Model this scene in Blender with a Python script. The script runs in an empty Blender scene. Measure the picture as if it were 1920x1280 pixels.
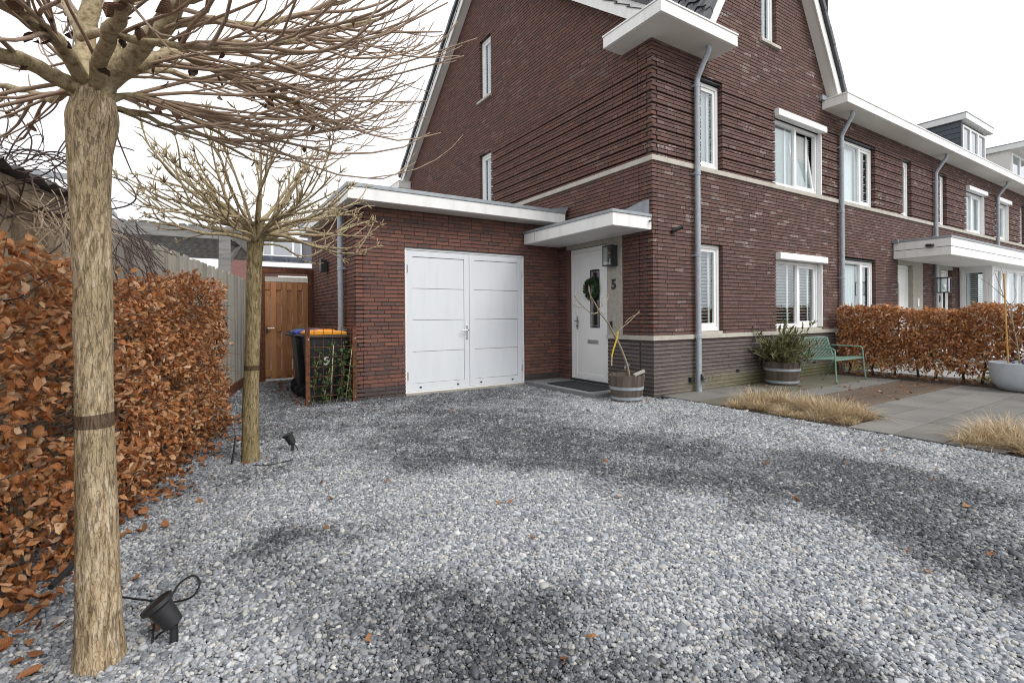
import bpy, bmesh, math, random
import numpy as np
from mathutils import Vector, Matrix

random.seed(11)
RNG = np.random.default_rng(11)
SC = bpy.context.scene
COL = SC.collection

# ------------------------------------------------------------------ camera
FOC, YAW, ROLL, HORI = 925.03, 1.00605969, -0.00732488, 592.18      # measured in 1920x1280 px
CF = np.array([math.cos(YAW), math.sin(YAW), 0.0])
CR = np.array([math.sin(YAW), -math.cos(YAW), 0.0])
CU = np.array([0, 0, 1.0])
CAM = np.array([-5.770, -5.132, 1.25])
_c, _s = math.cos(ROLL), math.sin(ROLL)
cd = bpy.data.cameras.new('camera')
cam = bpy.data.objects.new('camera', cd)
COL.objects.link(cam)
rgt, upv = _c*CR + _s*CU, -_s*CR + _c*CU
cam.matrix_world = Matrix(((rgt[0], upv[0], -CF[0], CAM[0]), (rgt[1], upv[1], -CF[1], CAM[1]),
                           (rgt[2], upv[2], -CF[2], CAM[2]), (0, 0, 0, 1)))
cd.sensor_width = 36.0
cd.lens = 36.0*FOC/1920
cd.shift_y = -(640-HORI)/1920
cd.clip_start = 0.05
cd.clip_end = 3000
SC.camera = cam

def ray(px, py):
    x, y = (px-960)/FOC, (py-HORI)/FOC
    return (_c*x+_s*y)*CR - (-_s*x+_c*y)*CU + CF
def at(px, py, depth):
    return CAM + ray(px, py)*depth
def ground_at(px, py, z=0.0):
    d = ray(px, py)
    return CAM + d*((z-CAM[2])/d[2])
def project(p):
    v = np.asarray(p, float)-CAM
    X, Y, Z = v@CR, -(v@CU), v@CF
    return 960+FOC*(_c*X-_s*Y)/Z, HORI+FOC*(_s*X+_c*Y)/Z, Z

# ------------------------------------------------------------------ sky, sun, exposure
SUN_EL, SUN_AZ = math.radians(44), math.radians(158)     # azimuth: clockwise from +Y
w = bpy.data.worlds.new('World')
SC.world = w
w.use_nodes = True
nt = w.node_tree
nt.nodes.clear()
o = nt.nodes.new('ShaderNodeOutputWorld')
bg = nt.nodes.new('ShaderNodeBackground')
sky = nt.nodes.new('ShaderNodeTexSky')
sky.sky_type = 'NISHITA'
sky.sun_disc = False
sky.sun_elevation = SUN_EL
sky.sun_rotation = SUN_AZ
sky.dust_density = 6.0
sky.air_density = 1.0
hs = nt.nodes.new('ShaderNodeHueSaturation')             # overcast: the cloud deck takes the blue out
hs.inputs['Saturation'].default_value = 0.10
gm = nt.nodes.new('ShaderNodeMix')
gm.data_type = 'RGBA'
gm.inputs[0].default_value = 0.80
gm.inputs[7].default_value = (9.6, 9.75, 10.0, 1)          # even cloud cover
nt.links.new(sky.outputs[0], hs.inputs['Color'])
nt.links.new(hs.outputs[0], gm.inputs[6])
nt.links.new(gm.outputs[2], bg.inputs['Color'])
bg.inputs['Strength'].default_value = 0.115
nt.links.new(bg.outputs[0], o.inputs['Surface'])
ld = bpy.data.lights.new('sun', 'SUN')
ld.energy = 1.4
ld.angle = math.radians(25)
ld.color = (1.0, 0.975, 0.94)
sun = bpy.data.objects.new('sun', ld)
COL.objects.link(sun)
sdir = Vector((math.sin(SUN_AZ)*math.cos(SUN_EL), math.cos(SUN_AZ)*math.cos(SUN_EL), math.sin(SUN_EL)))
sun.rotation_euler = sdir.to_track_quat('Z', 'Y').to_euler()
vs = SC.view_settings
vs.view_transform = 'Standard'
vs.look = 'None'
vs.exposure = 0.42
vs.gamma = 1.0
vs.use_curve_mapping = False
SC.cycles.pixel_filter_type = 'BLACKMAN_HARRIS'
SC.cycles.filter_width = 1.05
SC.cycles.max_bounces = 8
SC.cycles.transparent_max_bounces = 12

# ------------------------------------------------------------------ object helpers
def tag(o, label=None, cat=None, group=None, kind=None):
    if label: o['label'] = label
    if cat: o['category'] = cat
    if group: o['group'] = group
    if kind: o['kind'] = kind
    return o
def thing(name, loc, label, cat, group=None, rz=0):
    o = bpy.data.objects.new(name, None)
    o.location = loc
    o.rotation_euler = (0, 0, rz)
    o.empty_display_size = 0.1
    COL.objects.link(o)
    return tag(o, label, cat, group)
def parent_keep(o, p):
    o.parent = p
    bpy.context.view_layer.update() if False else None
    o.matrix_parent_inverse = world_inv(p)
def world_mat(o):
    m = Matrix.LocRotScale(o.location, o.rotation_euler, o.scale)
    if o.parent:
        return world_mat(o.parent) @ o.matrix_parent_inverse @ m
    return m
def world_inv(p):
    return world_mat(p).inverted()

BOXF = np.array([[0, 3, 2, 1], [4, 5, 6, 7], [0, 1, 5, 4], [1, 2, 6, 5], [2, 3, 7, 6], [3, 0, 4, 7]])
class MB:
    """collects shapes; build() links them as ONE mesh object in world coordinates"""
    def __init__(self):
        self.V, self.Fc, self.n = [], [], 0
    def add(self, v, f):
        v = np.asarray(v, float).reshape(-1, 3)
        self.V.append(v)
        self.Fc.extend([[i+self.n for i in q] for q in f])
        self.n += len(v)
        return self
    def box(self, x0, x1, y0, y1, z0, z1):
        a, b = sorted((x0, x1)); c, d = sorted((y0, y1)); e, f = sorted((z0, z1))
        return self.add([(a, c, e), (b, c, e), (b, d, e), (a, d, e), (a, c, f), (b, c, f), (b, d, f), (a, d, f)], BOXF.tolist())
    def obox(self, c, ax, ay, az):
        """oriented box: centre and three half-axis vectors"""
        c, ax, ay, az = (np.asarray(t, float) for t in (c, ax, ay, az))
        v = [c+sx*ax+sy*ay+sz*az for sx, sy, sz in ((-1, -1, -1), (1, -1, -1), (1, 1, -1), (-1, 1, -1), (-1, -1, 1), (1, -1, 1), (1, 1, 1), (-1, 1, 1))]
        return self.add(v, BOXF.tolist())
    def beam(self, p, q, w, h, up=(0, 0, 1)):
        p, q, up = np.asarray(p, float), np.asarray(q, float), np.asarray(up, float)
        d = q-p; L = np.linalg.norm(d); d /= L
        s = np.cross(d, up); s /= np.linalg.norm(s); u = np.cross(s, d)
        return self.obox((p+q)/2, d*L/2, s*w/2, u*h/2)
    def tube(self, pts, rad, n=8, cap=True):
        pts = np.asarray(pts, float); m = len(pts)
        rad = np.full(m, rad, float) if np.isscalar(rad) else np.asarray(rad, float)
        t = np.gradient(pts, axis=0); t /= np.linalg.norm(t, axis=1)[:, None]+1e-9
        ref = np.array([0.0, 0, 1]) if abs(t[0][2]) < .9 else np.array([1.0, 0, 0])
        a = np.cross(t[0], ref); a /= np.linalg.norm(a)
        ang = np.arange(n)*2*math.pi/n
        V = []
        for i in range(m):
            a = a - t[i]*(a@t[i]); a /= np.linalg.norm(a)+1e-9
            b = np.cross(t[i], a)
            V.append(pts[i]+rad[i]*(np.cos(ang)[:, None]*a+np.sin(ang)[:, None]*b))
        fs = [[i*n+k, i*n+(k+1) % n, (i+1)*n+(k+1) % n, (i+1)*n+k] for i in range(m-1) for k in range(n)]
        if cap:
            fs.append(list(range(n))[::-1]); fs.append([(m-1)*n+k for k in range(n)])
        return self.add(np.concatenate(V), fs)
    def lathe(self, c, prof, n=24, axis=(0, 0, 1), closed=True):
        """prof: list of (radius, height) turned round an axis through c"""
        ax = np.asarray(axis, float); ax /= np.linalg.norm(ax)
        ref = np.array([1.0, 0, 0]) if abs(ax[0]) < .9 else np.array([0, 1.0, 0])
        a = np.cross(ax, ref); a /= np.linalg.norm(a); b = np.cross(ax, a)
        ang = np.arange(n)*2*math.pi/n
        V = [np.asarray(c)+r*(np.cos(ang)[:, None]*a+np.sin(ang)[:, None]*b)+h*ax for r, h in prof]
        m = len(prof)
        fs = [[i*n+k, i*n+(k+1) % n, (i+1)*n+(k+1) % n, (i+1)*n+k] for i in range(m-1) for k in range(n)]
        if closed:
            fs.append(list(range(n))[::-1]); fs.append([(m-1)*n+k for k in range(n)])
        return self.add(np.concatenate(V), fs)
    def prism(self, poly, vec):
        """closed polygon (3D points) pushed along vec"""
        p = np.asarray(poly, float); n = len(p)
        fs = [list(range(n))[::-1], [n+k for k in range(n)]]+[[k, (k+1) % n, n+(k+1) % n, n+k] for k in range(n)]
        return self.add(np.concatenate([p, p+np.asarray(vec, float)]), fs)
    def grid(self, P):
        P = np.asarray(P, float); a, b = P.shape[:2]
        fs = [[i*b+j, i*b+j+1, (i+1)*b+j+1, (i+1)*b+j] for i in range(a-1) for j in range(b-1)]
        return self.add(P.reshape(-1, 3), fs)
    def mesh(self, name, mat=None, smooth=False, recalc=True):
        me = bpy.data.meshes.new(name)
        me.from_pydata(np.concatenate(self.V).tolist(), [], self.Fc)
        if recalc and len(self.Fc) < 60000:
            bm = bmesh.new(); bm.from_mesh(me)
            bmesh.ops.recalc_face_normals(bm, faces=bm.faces)
            bm.to_mesh(me); bm.free()
        if mat: me.materials.append(mat)
        if smooth: me.shade_smooth()
        me.update()
        return me
    def build(self, name, mat=None, parent=None, smooth=False, bevel=0, kind=None, auto=False, recalc=True):
        o = bpy.data.objects.new(name, self.mesh(name, mat, smooth, recalc))
        COL.objects.link(o)
        if parent: parent_keep(o, parent)
        if bevel:
            b = o.modifiers.new('bevel', 'BEVEL'); b.width = bevel; b.segments = 2; b.limit_method = 'ANGLE'
            b.angle_limit = math.radians(40)
        if auto:
            o.data.shade_smooth()
            e = o.modifiers.new('split', 'EDGE_SPLIT'); e.split_angle = math.radians(35)
        if kind: o['kind'] = kind
        return o
def raw_mesh(name, V, Fq, mat):
    """fast mesh from numpy arrays, faces all of one size"""
    V = np.ascontiguousarray(V, np.float32).reshape(-1, 3); Fq = np.ascontiguousarray(Fq, np.int32)
    k = Fq.shape[1]
    me = bpy.data.meshes.new(name)
    me.vertices.add(len(V)); me.vertices.foreach_set('co', V.ravel())
    me.loops.add(Fq.size); me.loops.foreach_set('vertex_index', Fq.ravel())
    me.polygons.add(len(Fq)); me.polygons.foreach_set('loop_start', np.arange(0, Fq.size, k, dtype=np.int32))
    me.update(calc_edges=True)
    me.shade_flat()
    if mat: me.materials.append(mat)
    return me
def link(name, me, parent=None, kind=None, loc=None):
    o = bpy.data.objects.new(name, me)
    if loc is not None: o.location = loc
    COL.objects.link(o)
    if parent: parent_keep(o, parent)
    if kind: o['kind'] = kind
    return o

# ------------------------------------------------------------------ materials
def new_mat(name):
    m = bpy.data.materials.new(name)
    m.use_nodes = True
    t = m.node_tree
    t.nodes.clear()
    out = t.nodes.new('ShaderNodeOutputMaterial')
    p = t.nodes.new('ShaderNodeBsdfPrincipled')
    t.links.new(p.outputs[0], out.inputs[0])
    return m, t, p, out
def N(t, typ, **kw):
    n = t.nodes.new(typ)
    for k, v in kw.items():
        if k.startswith('i_'):
            n.inputs[k[2:].replace('_', ' ')].default_value = v
        else:
            setattr(n, k, v)
    return n
def L(t, a, b): t.links.new(a, b)
def math_n(t, op, a, b=None, c=None, clamp=False):
    n = t.nodes.new('ShaderNodeMath'); n.operation = op; n.use_clamp = clamp
    for i, x in enumerate((a, b, c)):
        if x is None: continue
        if isinstance(x, (int, float)): n.inputs[i].default_value = x
        else: L(t, x, n.inputs[i])
    return n.outputs[0]
def ramp(t, fac, stops, interp='LINEAR'):
    r = t.nodes.new('ShaderNodeValToRGB')
    r.color_ramp.interpolation = interp
    el = r.color_ramp.elements
    while len(el) < len(stops): el.new(0.5)
    for e, (p, c) in zip(el, stops):
        e.position = p; e.color = (*c[:3], 1) if not isinstance(c, (int, float)) else (c, c, c, 1)
    if fac is not None: L(t, fac, r.inputs[0])
    return r.outputs[0]
def mixc(t, fac, a, b, mode='MIX'):
    n = t.nodes.new('ShaderNodeMix'); n.data_type = 'RGBA'; n.blend_type = mode
    for sock, x in ((n.inputs[0], fac), (n.inputs[6], a), (n.inputs[7], b)):
        if isinstance(x, (int, float)): sock.default_value = x
        elif isinstance(x, tuple): sock.default_value = (*x[:3], 1)
        else: L(t, x, sock)
    return n.outputs[2]
def noise(t, vec, scale, detail=4, rough=.55, dist=0):
    n = N(t, 'ShaderNodeTexNoise'); n.inputs['Scale'].default_value = scale
    n.inputs['Detail'].default_value = detail; n.inputs['Roughness'].default_value = rough
    n.inputs['Distortion'].default_value = dist
    if vec is not None: L(t, vec, n.inputs['Vector'])
    return n.outputs[0]
def wpos(t, stretch=(1, 1, 1)):
    g = N(t, 'ShaderNodeNewGeometry')
    if stretch == (1, 1, 1): return g.outputs['Position']
    m = N(t, 'ShaderNodeVectorMath', operation='MULTIPLY'); L(t, g.outputs['Position'], m.inputs[0])
    m.inputs[1].default_value = stretch
    return m.outputs[0]
def island(t):
    g = N(t, 'ShaderNodeNewGeometry'); oi = N(t, 'ShaderNodeObjectInfo')
    return math_n(t, 'FRACT', math_n(t, 'ADD', g.outputs['Random Per Island'], math_n(t, 'MULTIPLY', oi.outputs['Random'], 7.31)))
def bump(t, p, h, strength=.3, dist=.01):
    b = N(t, 'ShaderNodeBump'); b.inputs['Strength'].default_value = strength; b.inputs['Distance'].default_value = dist
    L(t, h, b.inputs['Height']); L(t, b.outputs[0], p.inputs['Normal'])
def pmat(name, stops, rough=.6, metal=0, spec=.4, nscale=8, detail=5, bstr=.0, bscale=None, bdist=.005, use_island=0.0, stretch=(1, 1, 1), rvar=0.0):
    """colour ramp over noise (and a random value per piece), with fine relief"""
    m, t, p, out = new_mat(name)
    v = wpos(t, stretch)
    n = noise(t, v, nscale, detail)
    f = ramp(t, n, [(.28, 0.0), (.72, 1.0)])
    if use_island:
        f2 = N(t, 'ShaderNodeMix'); f2.inputs[0].default_value = use_island
        L(t, f, f2.inputs[2]); L(t, island(t), f2.inputs[3]); f = f2.outputs[0]
    if len(stops) == 1: stops = stops*2
    st = [(i/(len(stops)-1), c) for i, c in enumerate(stops)]
    L(t, ramp(t, f, st), p.inputs['Base Color'])
    if rvar:
        L(t, math_n(t, 'MULTIPLY_ADD', n, rvar, rough-rvar/2), p.inputs['Roughness'])
    else:
        p.inputs['Roughness'].default_value = rough
    p.inputs['Metallic'].default_value = metal
    p.inputs['Specular IOR Level'].default_value = spec
    if bstr: bump(t, p, noise(t, v, bscale or nscale*4, 6), bstr, bdist)
    return m

def brick_mat(name, cols, chalk=.25, chalk_col=(.42, .36, .34)):
    m, t, p, out = new_mat(name)
    v = wpos(t)
    r = island(t)
    c = ramp(t, r, [(i/(len(cols)-1), k) for i, k in enumerate(cols)])
    n1 = noise(t, wpos(t, (1, 1, 1)), 26, 5, .65)
    c = mixc(t, .45, c, ramp(t, n1, [(.3, .5), (.7, 1.0)]), 'MULTIPLY')
    # lime bloom in patches over single bricks
    big = noise(t, v, .9, 3)
    r2 = math_n(t, 'FRACT', math_n(t, 'MULTIPLY', r, 17.7))
    mask = math_n(t, 'MULTIPLY', math_n(t, 'MULTIPLY', ramp(t, big, [(.42, 0.0), (.66, 1.0)]), ramp(t, r2, [(.72, 0.0), (.92, 1.0)])), ramp(t, noise(t, v, 45, 4), [(.44, 0.0), (.60, 1.0)]))
    c = mixc(t, math_n(t, 'MULTIPLY', mask, chalk), c, chalk_col)
    L(t, c, p.inputs['Base Color'])
    p.inputs['Roughness'].default_value = .82
    p.inputs['Specular IOR Level'].default_value = .25
    bump(t, p, noise(t, v, 120, 5), .35, .004)
    return m

M = {}
M['brick'] = brick_mat('brown_brick', [(.135, .070, .058), (.158, .079, .063), (.120, .070, .061), (.175, .089, .069), (.148, .073, .058), (.108, .064, .057), (.163, .081, .063)], .35)
M['brick_front'] = brick_mat('brown_brick_front', [(.130, .076, .066), (.152, .087, .074), (.118, .073, .066), (.170, .098, .082), (.140, .079, .067), (.108, .069, .063)], .85, (.50, .44, .42))
M['brick_garage'] = brick_mat('red_brick', [(.205, .094, .070), (.180, .083, .066), (.130, .074, .066), (.235, .108, .078), (.168, .081, .066), (.108, .070, .065), (.212, .098, .073), (.155, .078, .067)], .12)
def plinth_mat():
    m, t, p, out = new_mat('dark_plinth_brick')
    v = wpos(t); r = island(t)
    c = ramp(t, r, [(0, (.072, .056, .053)), (.3, (.086, .064, .060)), (.6, (.060, .049, .049)), (1, (.095, .073, .067))])
    c = mixc(t, .5, c, ramp(t, noise(t, v, 30, 5), [(.3, .5), (.7, 1.0)]), 'MULTIPLY')
    sx = N(t, 'ShaderNodeSeparateXYZ'); L(t, v, sx.inputs[0])
    low = math_n(t, 'SUBTRACT', .36, sx.outputs[2])
    nz = noise(t, v, 2.2, 4)
    # weathered grey-green lowest courses and a moss stain near the planter
    wz = math_n(t, 'MULTIPLY', math_n(t, 'MULTIPLY', low, 6.0, clamp=True), ramp(t, math_n(t, 'MULTIPLY', sx.outputs[0], .25), [(.05, 0.0), (.25, 1.0)]))
    c = mixc(t, math_n(t, 'MULTIPLY', wz, .9), c, (.165, .145, .105))
    ms = math_n(t, 'MULTIPLY', math_n(t, 'MULTIPLY', math_n(t, 'SUBTRACT', .30, sx.outputs[2]), 7.0, clamp=True), ramp(t, math_n(t, 'ADD', math_n(t, 'MULTIPLY', nz, .5), math_n(t, 'MULTIPLY', sx.outputs[0], .12)), [(.36, 0.0), (.55, 1.0)]))
    c = mixc(t, math_n(t, 'MULTIPLY', ms, .85), c, (.075, .080, .014))
    L(t, c, p.inputs['Base Color'])
    p.inputs['Roughness'].default_value = .85
    bump(t, p, noise(t, v, 110, 5), .35, .004)
    return m
M['plinth'] = plinth_mat()
M['mortar_dark'] = pmat('dark_mortar', [(.030, .024, .022), (.050, .040, .036)], .95, nscale=20)
M['mortar_red'] = pmat('grey_brown_mortar', [(.060, .050, .040), (.095, .080, .064)], .95, nscale=20)
M['mortar_light'] = pmat('light_mortar', [(.21, .185, .165), (.28, .25, .225)], .95, nscale=20)
M['stone'] = pmat('pale_cast_stone', [(.36, .335, .285), (.50, .475, .42)], .8, nscale=5, bstr=.15, bscale=90, use_island=.25)
M['stone_dark'] = pmat('door_surround_stone', [(.30, .275, .235), (.40, .375, .33)], .85, nscale=14, bstr=.2, bscale=80)
M['white'] = pmat('white_frame_paint', [(.76, .765, .76), (.82, .825, .82)], .38, nscale=3, rvar=.1)
M['white_panel'] = pmat('white_garage_panel', [(.63, .652, .68), (.665, .69, .72), (.67, .695, .725)], .42, nscale=1.8, stretch=(4, 4, .7), rvar=.1, bstr=.03, bscale=180)
M['white_trim'] = pmat('white_trim_board', [(.68, .672, .65), (.76, .755, .74), (.78, .775, .76)], .5, nscale=2.6, stretch=(3, 3, .6), rvar=.15, bstr=.03, bscale=30)
M['cream_soffit'] = pmat('cream_soffit', [(.66, .635, .59), (.74, .715, .67)], .6, nscale=1.5)
M['zinc'] = pmat('zinc', [(.22, .245, .265), (.34, .365, .385)], .45, metal=.2, nscale=7, rvar=.2)
M['pipe'] = pmat('galvanised_pipe', [(.30, .335, .375), (.42, .455, .49)], .4, metal=.12, nscale=22, rvar=.2)
M['lead'] = pmat('lead_flashing', [(.20, .215, .24), (.33, .345, .375)], .6, metal=.3, nscale=9, bstr=.3, bscale=30)
M['tile'] = pmat('glazed_roof_tile', [(.030, .032, .037), (.060, .063, .072)], .28, nscale=6, use_island=.4)
M['dark_metal'] = pmat('anthracite_metal', [(.022, .025, .028), (.035, .038, .042)], .45, nscale=10)
M['black_plastic'] = pmat('black_plastic', [(.012, .012, .013), (.022, .022, .024)], .45, nscale=12, rvar=.2)
M['rubber'] = pmat('black_rubber', [(.012, .012, .012), (.020, .020, .020)], .8, nscale=20)
M['steel'] = pmat('brushed_steel', [(.42, .43, .44), (.56, .57, .58)], .3, metal=.9, nscale=30)
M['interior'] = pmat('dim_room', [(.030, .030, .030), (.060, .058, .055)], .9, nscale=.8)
M['blind'] = pmat('white_blind', [(.76, .78, .78), (.82, .84, .84)], .5, nscale=2)
M['curtain'] = pmat('pale_curtain', [(.50, .54, .56), (.70, .73, .74)], .8, nscale=2, stretch=(12, 12, .3))
def glass_mat(name, tint=(.90, .95, .95), refl=.20):
    m, t, p, out = new_mat(name)
    t.nodes.remove(p)
    tr = N(t, 'ShaderNodeBsdfTransparent'); tr.inputs[0].default_value = (*tint, 1)
    gl = N(t, 'ShaderNodeBsdfGlossy'); gl.inputs['Roughness'].default_value = .01
    gl.inputs[0].default_value = (.95, .97, 1, 1)
    fr = N(t, 'ShaderNodeFresnel'); fr.inputs[0].default_value = 1.5
    mx = N(t, 'ShaderNodeMixShader')
    gb = N(t, 'ShaderNodeNewGeometry')
    fac = math_n(t, 'MULTIPLY', math_n(t, 'MULTIPLY_ADD', fr.outputs[0], 1.1, refl-.05, clamp=True), math_n(t, 'SUBTRACT', 1.0, gb.outputs['Backfacing']))
    L(t, fac, mx.inputs[0])
    L(t, tr.outputs[0], mx.inputs[1]); L(t, gl.outputs[0], mx.inputs[2]); L(t, mx.outputs[0], out.inputs[0])
    return m
M['glass'] = glass_mat('window_glass')
M['glass_far'] = glass_mat('blue_grey_window_glass', (.45, .55, .60), .35)

# ------------------------------------------------------------------ walls
class Wall:
    """a vertical plane: 'x' runs along X and faces -Y, 'y' runs along Y and faces -X; d is metres out of the wall"""
    def __init__(self, axis, p): self.axis, self.p = axis, p
    def pt(self, u, d, z):
        return (u, self.p-d, z) if self.axis == 'x' else (self.p-d, u, z)
    def box(self, mb, u0, u1, d0, d1, z0, z1):
        a, b = self.pt(u0, d0, z0), self.pt(u1, d1, z1)
        return mb.box(a[0], b[0], a[1], b[1], a[2], b[2])
    def dir(self, u, d, z):
        a = np.array(self.pt(u, d, z)) - np.array(self.pt(0, 0, 0))
        return a
def cut(iv, z, openings):
    for (a, b, c, d) in openings:
        if c-.02 <= z <= d+.02:
            out = []
            for (u0, u1) in iv:
                if b <= u0 or a >= u1: out.append((u0, u1)); continue
                if a > u0: out.append((u0, a))
                if b < u1: out.append((b, u1))
            iv = out
    return [(a, b) for a, b in iv if b-a > .012]
CH = 0.062
class Brickwork:
    def __init__(self, W): self.W, self.rows, self.back = W, {}, {}
    def region(self, z0, z1, iv_fn, openings, mat, mortar, corner=None, band=False, zstart=None, deep=.012, far_end=None):
        """courses of bricks between z0 and z1; corner = (u, parity): where bricks of two walls interlock"""
        W = self.W
        rows = self.rows.setdefault(mat, [])
        back = self.back.setdefault(mortar, MB())
        z = z0 if zstart is None else zstart
        k = 0
        while z < z1-.004:
            h = .048
            if band and k % 3 == 2: h = .029
            a, b = max(z, z0), min(z+h, z1)
            zt = min(z+CH, z1)
            iv = cut(iv_fn(z+h/2), z+h/2, openings)
            for (u0, u1) in iv:
                s0, s1 = u0, u1
                if corner and abs(u0-corner[0]) < .01 and (round(z/CH)+corner[1]) % 2: s0 = u0+.106
                if corner and abs(u1-corner[0]) < .01 and (round(z/CH)+corner[1]) % 2: s1 = u1-.106
                m = .012
                if b-a > .008:
                    u = s0
                    first = True
                    while u < s1-.01:
                        r = random.random()
                        ln = .21 if r < .86 else .10
                        if first:
                            ln = (.21, .10, .155, .10, .21, .055)[(k*5+int(abs(s0)*7)) % 6]; first = False
                        e = min(u+ln, s1)
                        if s1-e < .05: e = s1
                        rows.append((u, e, a+random.uniform(-.0005, .0005), b+random.uniform(-.0006, .0006), random.gauss(0, .0011)+(.012 if band else 0)))
                        u = e+.007
                if u1-u0 > 2*m+.01:
                    W.box(back, u0+m, u1-m, -deep, -.135, max(z, z0), zt+.0005)
            z += CH; k += 1
    def finish(self, parent, wall_name='wall', singles=0, group=None):
        W = self.W
        obs = []
        for mortar, mb in self.back.items():
            if mb.n: obs.append(mb.build(wall_name, M[mortar], parent, recalc=False))
        allr = [(mat, r) for mat, rows in self.rows.items() for r in rows]
        if not allr: return obs
        chosen = set()
        if singles:
            sz = []
            for i, (mat, r) in enumerate(allr):
                p = project(W.pt(r[0], 0, r[2])); q = project(W.pt(r[1], 0, r[3]))
                if p[2] < .2 or not (0 < p[0] < 1920 and 0 < q[0] < 1920 and 0 < p[1] < 1280 and 0 < q[1] < 1280): continue
                sz.append((abs(p[0]-q[0])*925/p[2], i))
            sz.sort(reverse=True)
            chosen = {i for _, i in sz[:singles]}
        unit = {}
        par = obs[0]
        for i in sorted(chosen):
            mat, r = allr[i]
            if mat not in unit:
                mb = MB().box(-.5, .5, -.5, .5, -.5, .5)
                unit[mat] = mb.mesh('brick', M[mat])
            a = np.array(W.pt(r[0], r[4], r[2])); b = np.array(W.pt(r[1], r[4]-.1, r[3]))
            ob = bpy.data.objects.new('brick', unit[mat])
            ob.location = ((a+b)/2).tolist(); ob.scale = np.abs(b-a).tolist()
            COL.objects.link(ob); parent_keep(ob, par)
        for mat, rows in self.rows.items():
            base = [r for i, (mm, r) in enumerate(allr) if mm == mat and i not in chosen]
            if not base: continue
            A = np.array(base)
            lo = np.array([W.pt(0, 0, 0)]*len(A), float); hi = lo.copy()
            if W.axis == 'x':
                lo = np.stack([A[:, 0], W.p-A[:, 4], A[:, 2]], 1); hi = np.stack([A[:, 1], W.p-A[:, 4]+.1, A[:, 3]], 1)
            else:
                lo = np.stack([W.p-A[:, 4], A[:, 0], A[:, 2]], 1); hi = np.stack([W.p-A[:, 4]+.1, A[:, 1], A[:, 3]], 1)
            sel = np.array([[0, 0, 0], [1, 0, 0], [1, 1, 0], [0, 1, 0], [0, 0, 1], [1, 0, 1], [1, 1, 1], [0, 1, 1]])
            V = lo[:, None, :]*(1-sel)+hi[:, None, :]*sel
            Fq = (np.arange(len(A))*8)[:, None, None]+BOXF[None]
            link('brickwork', raw_mesh('brickwork', V.reshape(-1, 3), Fq.reshape(-1, 4), M[mat]), par, kind='stuff')
        return obs

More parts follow.
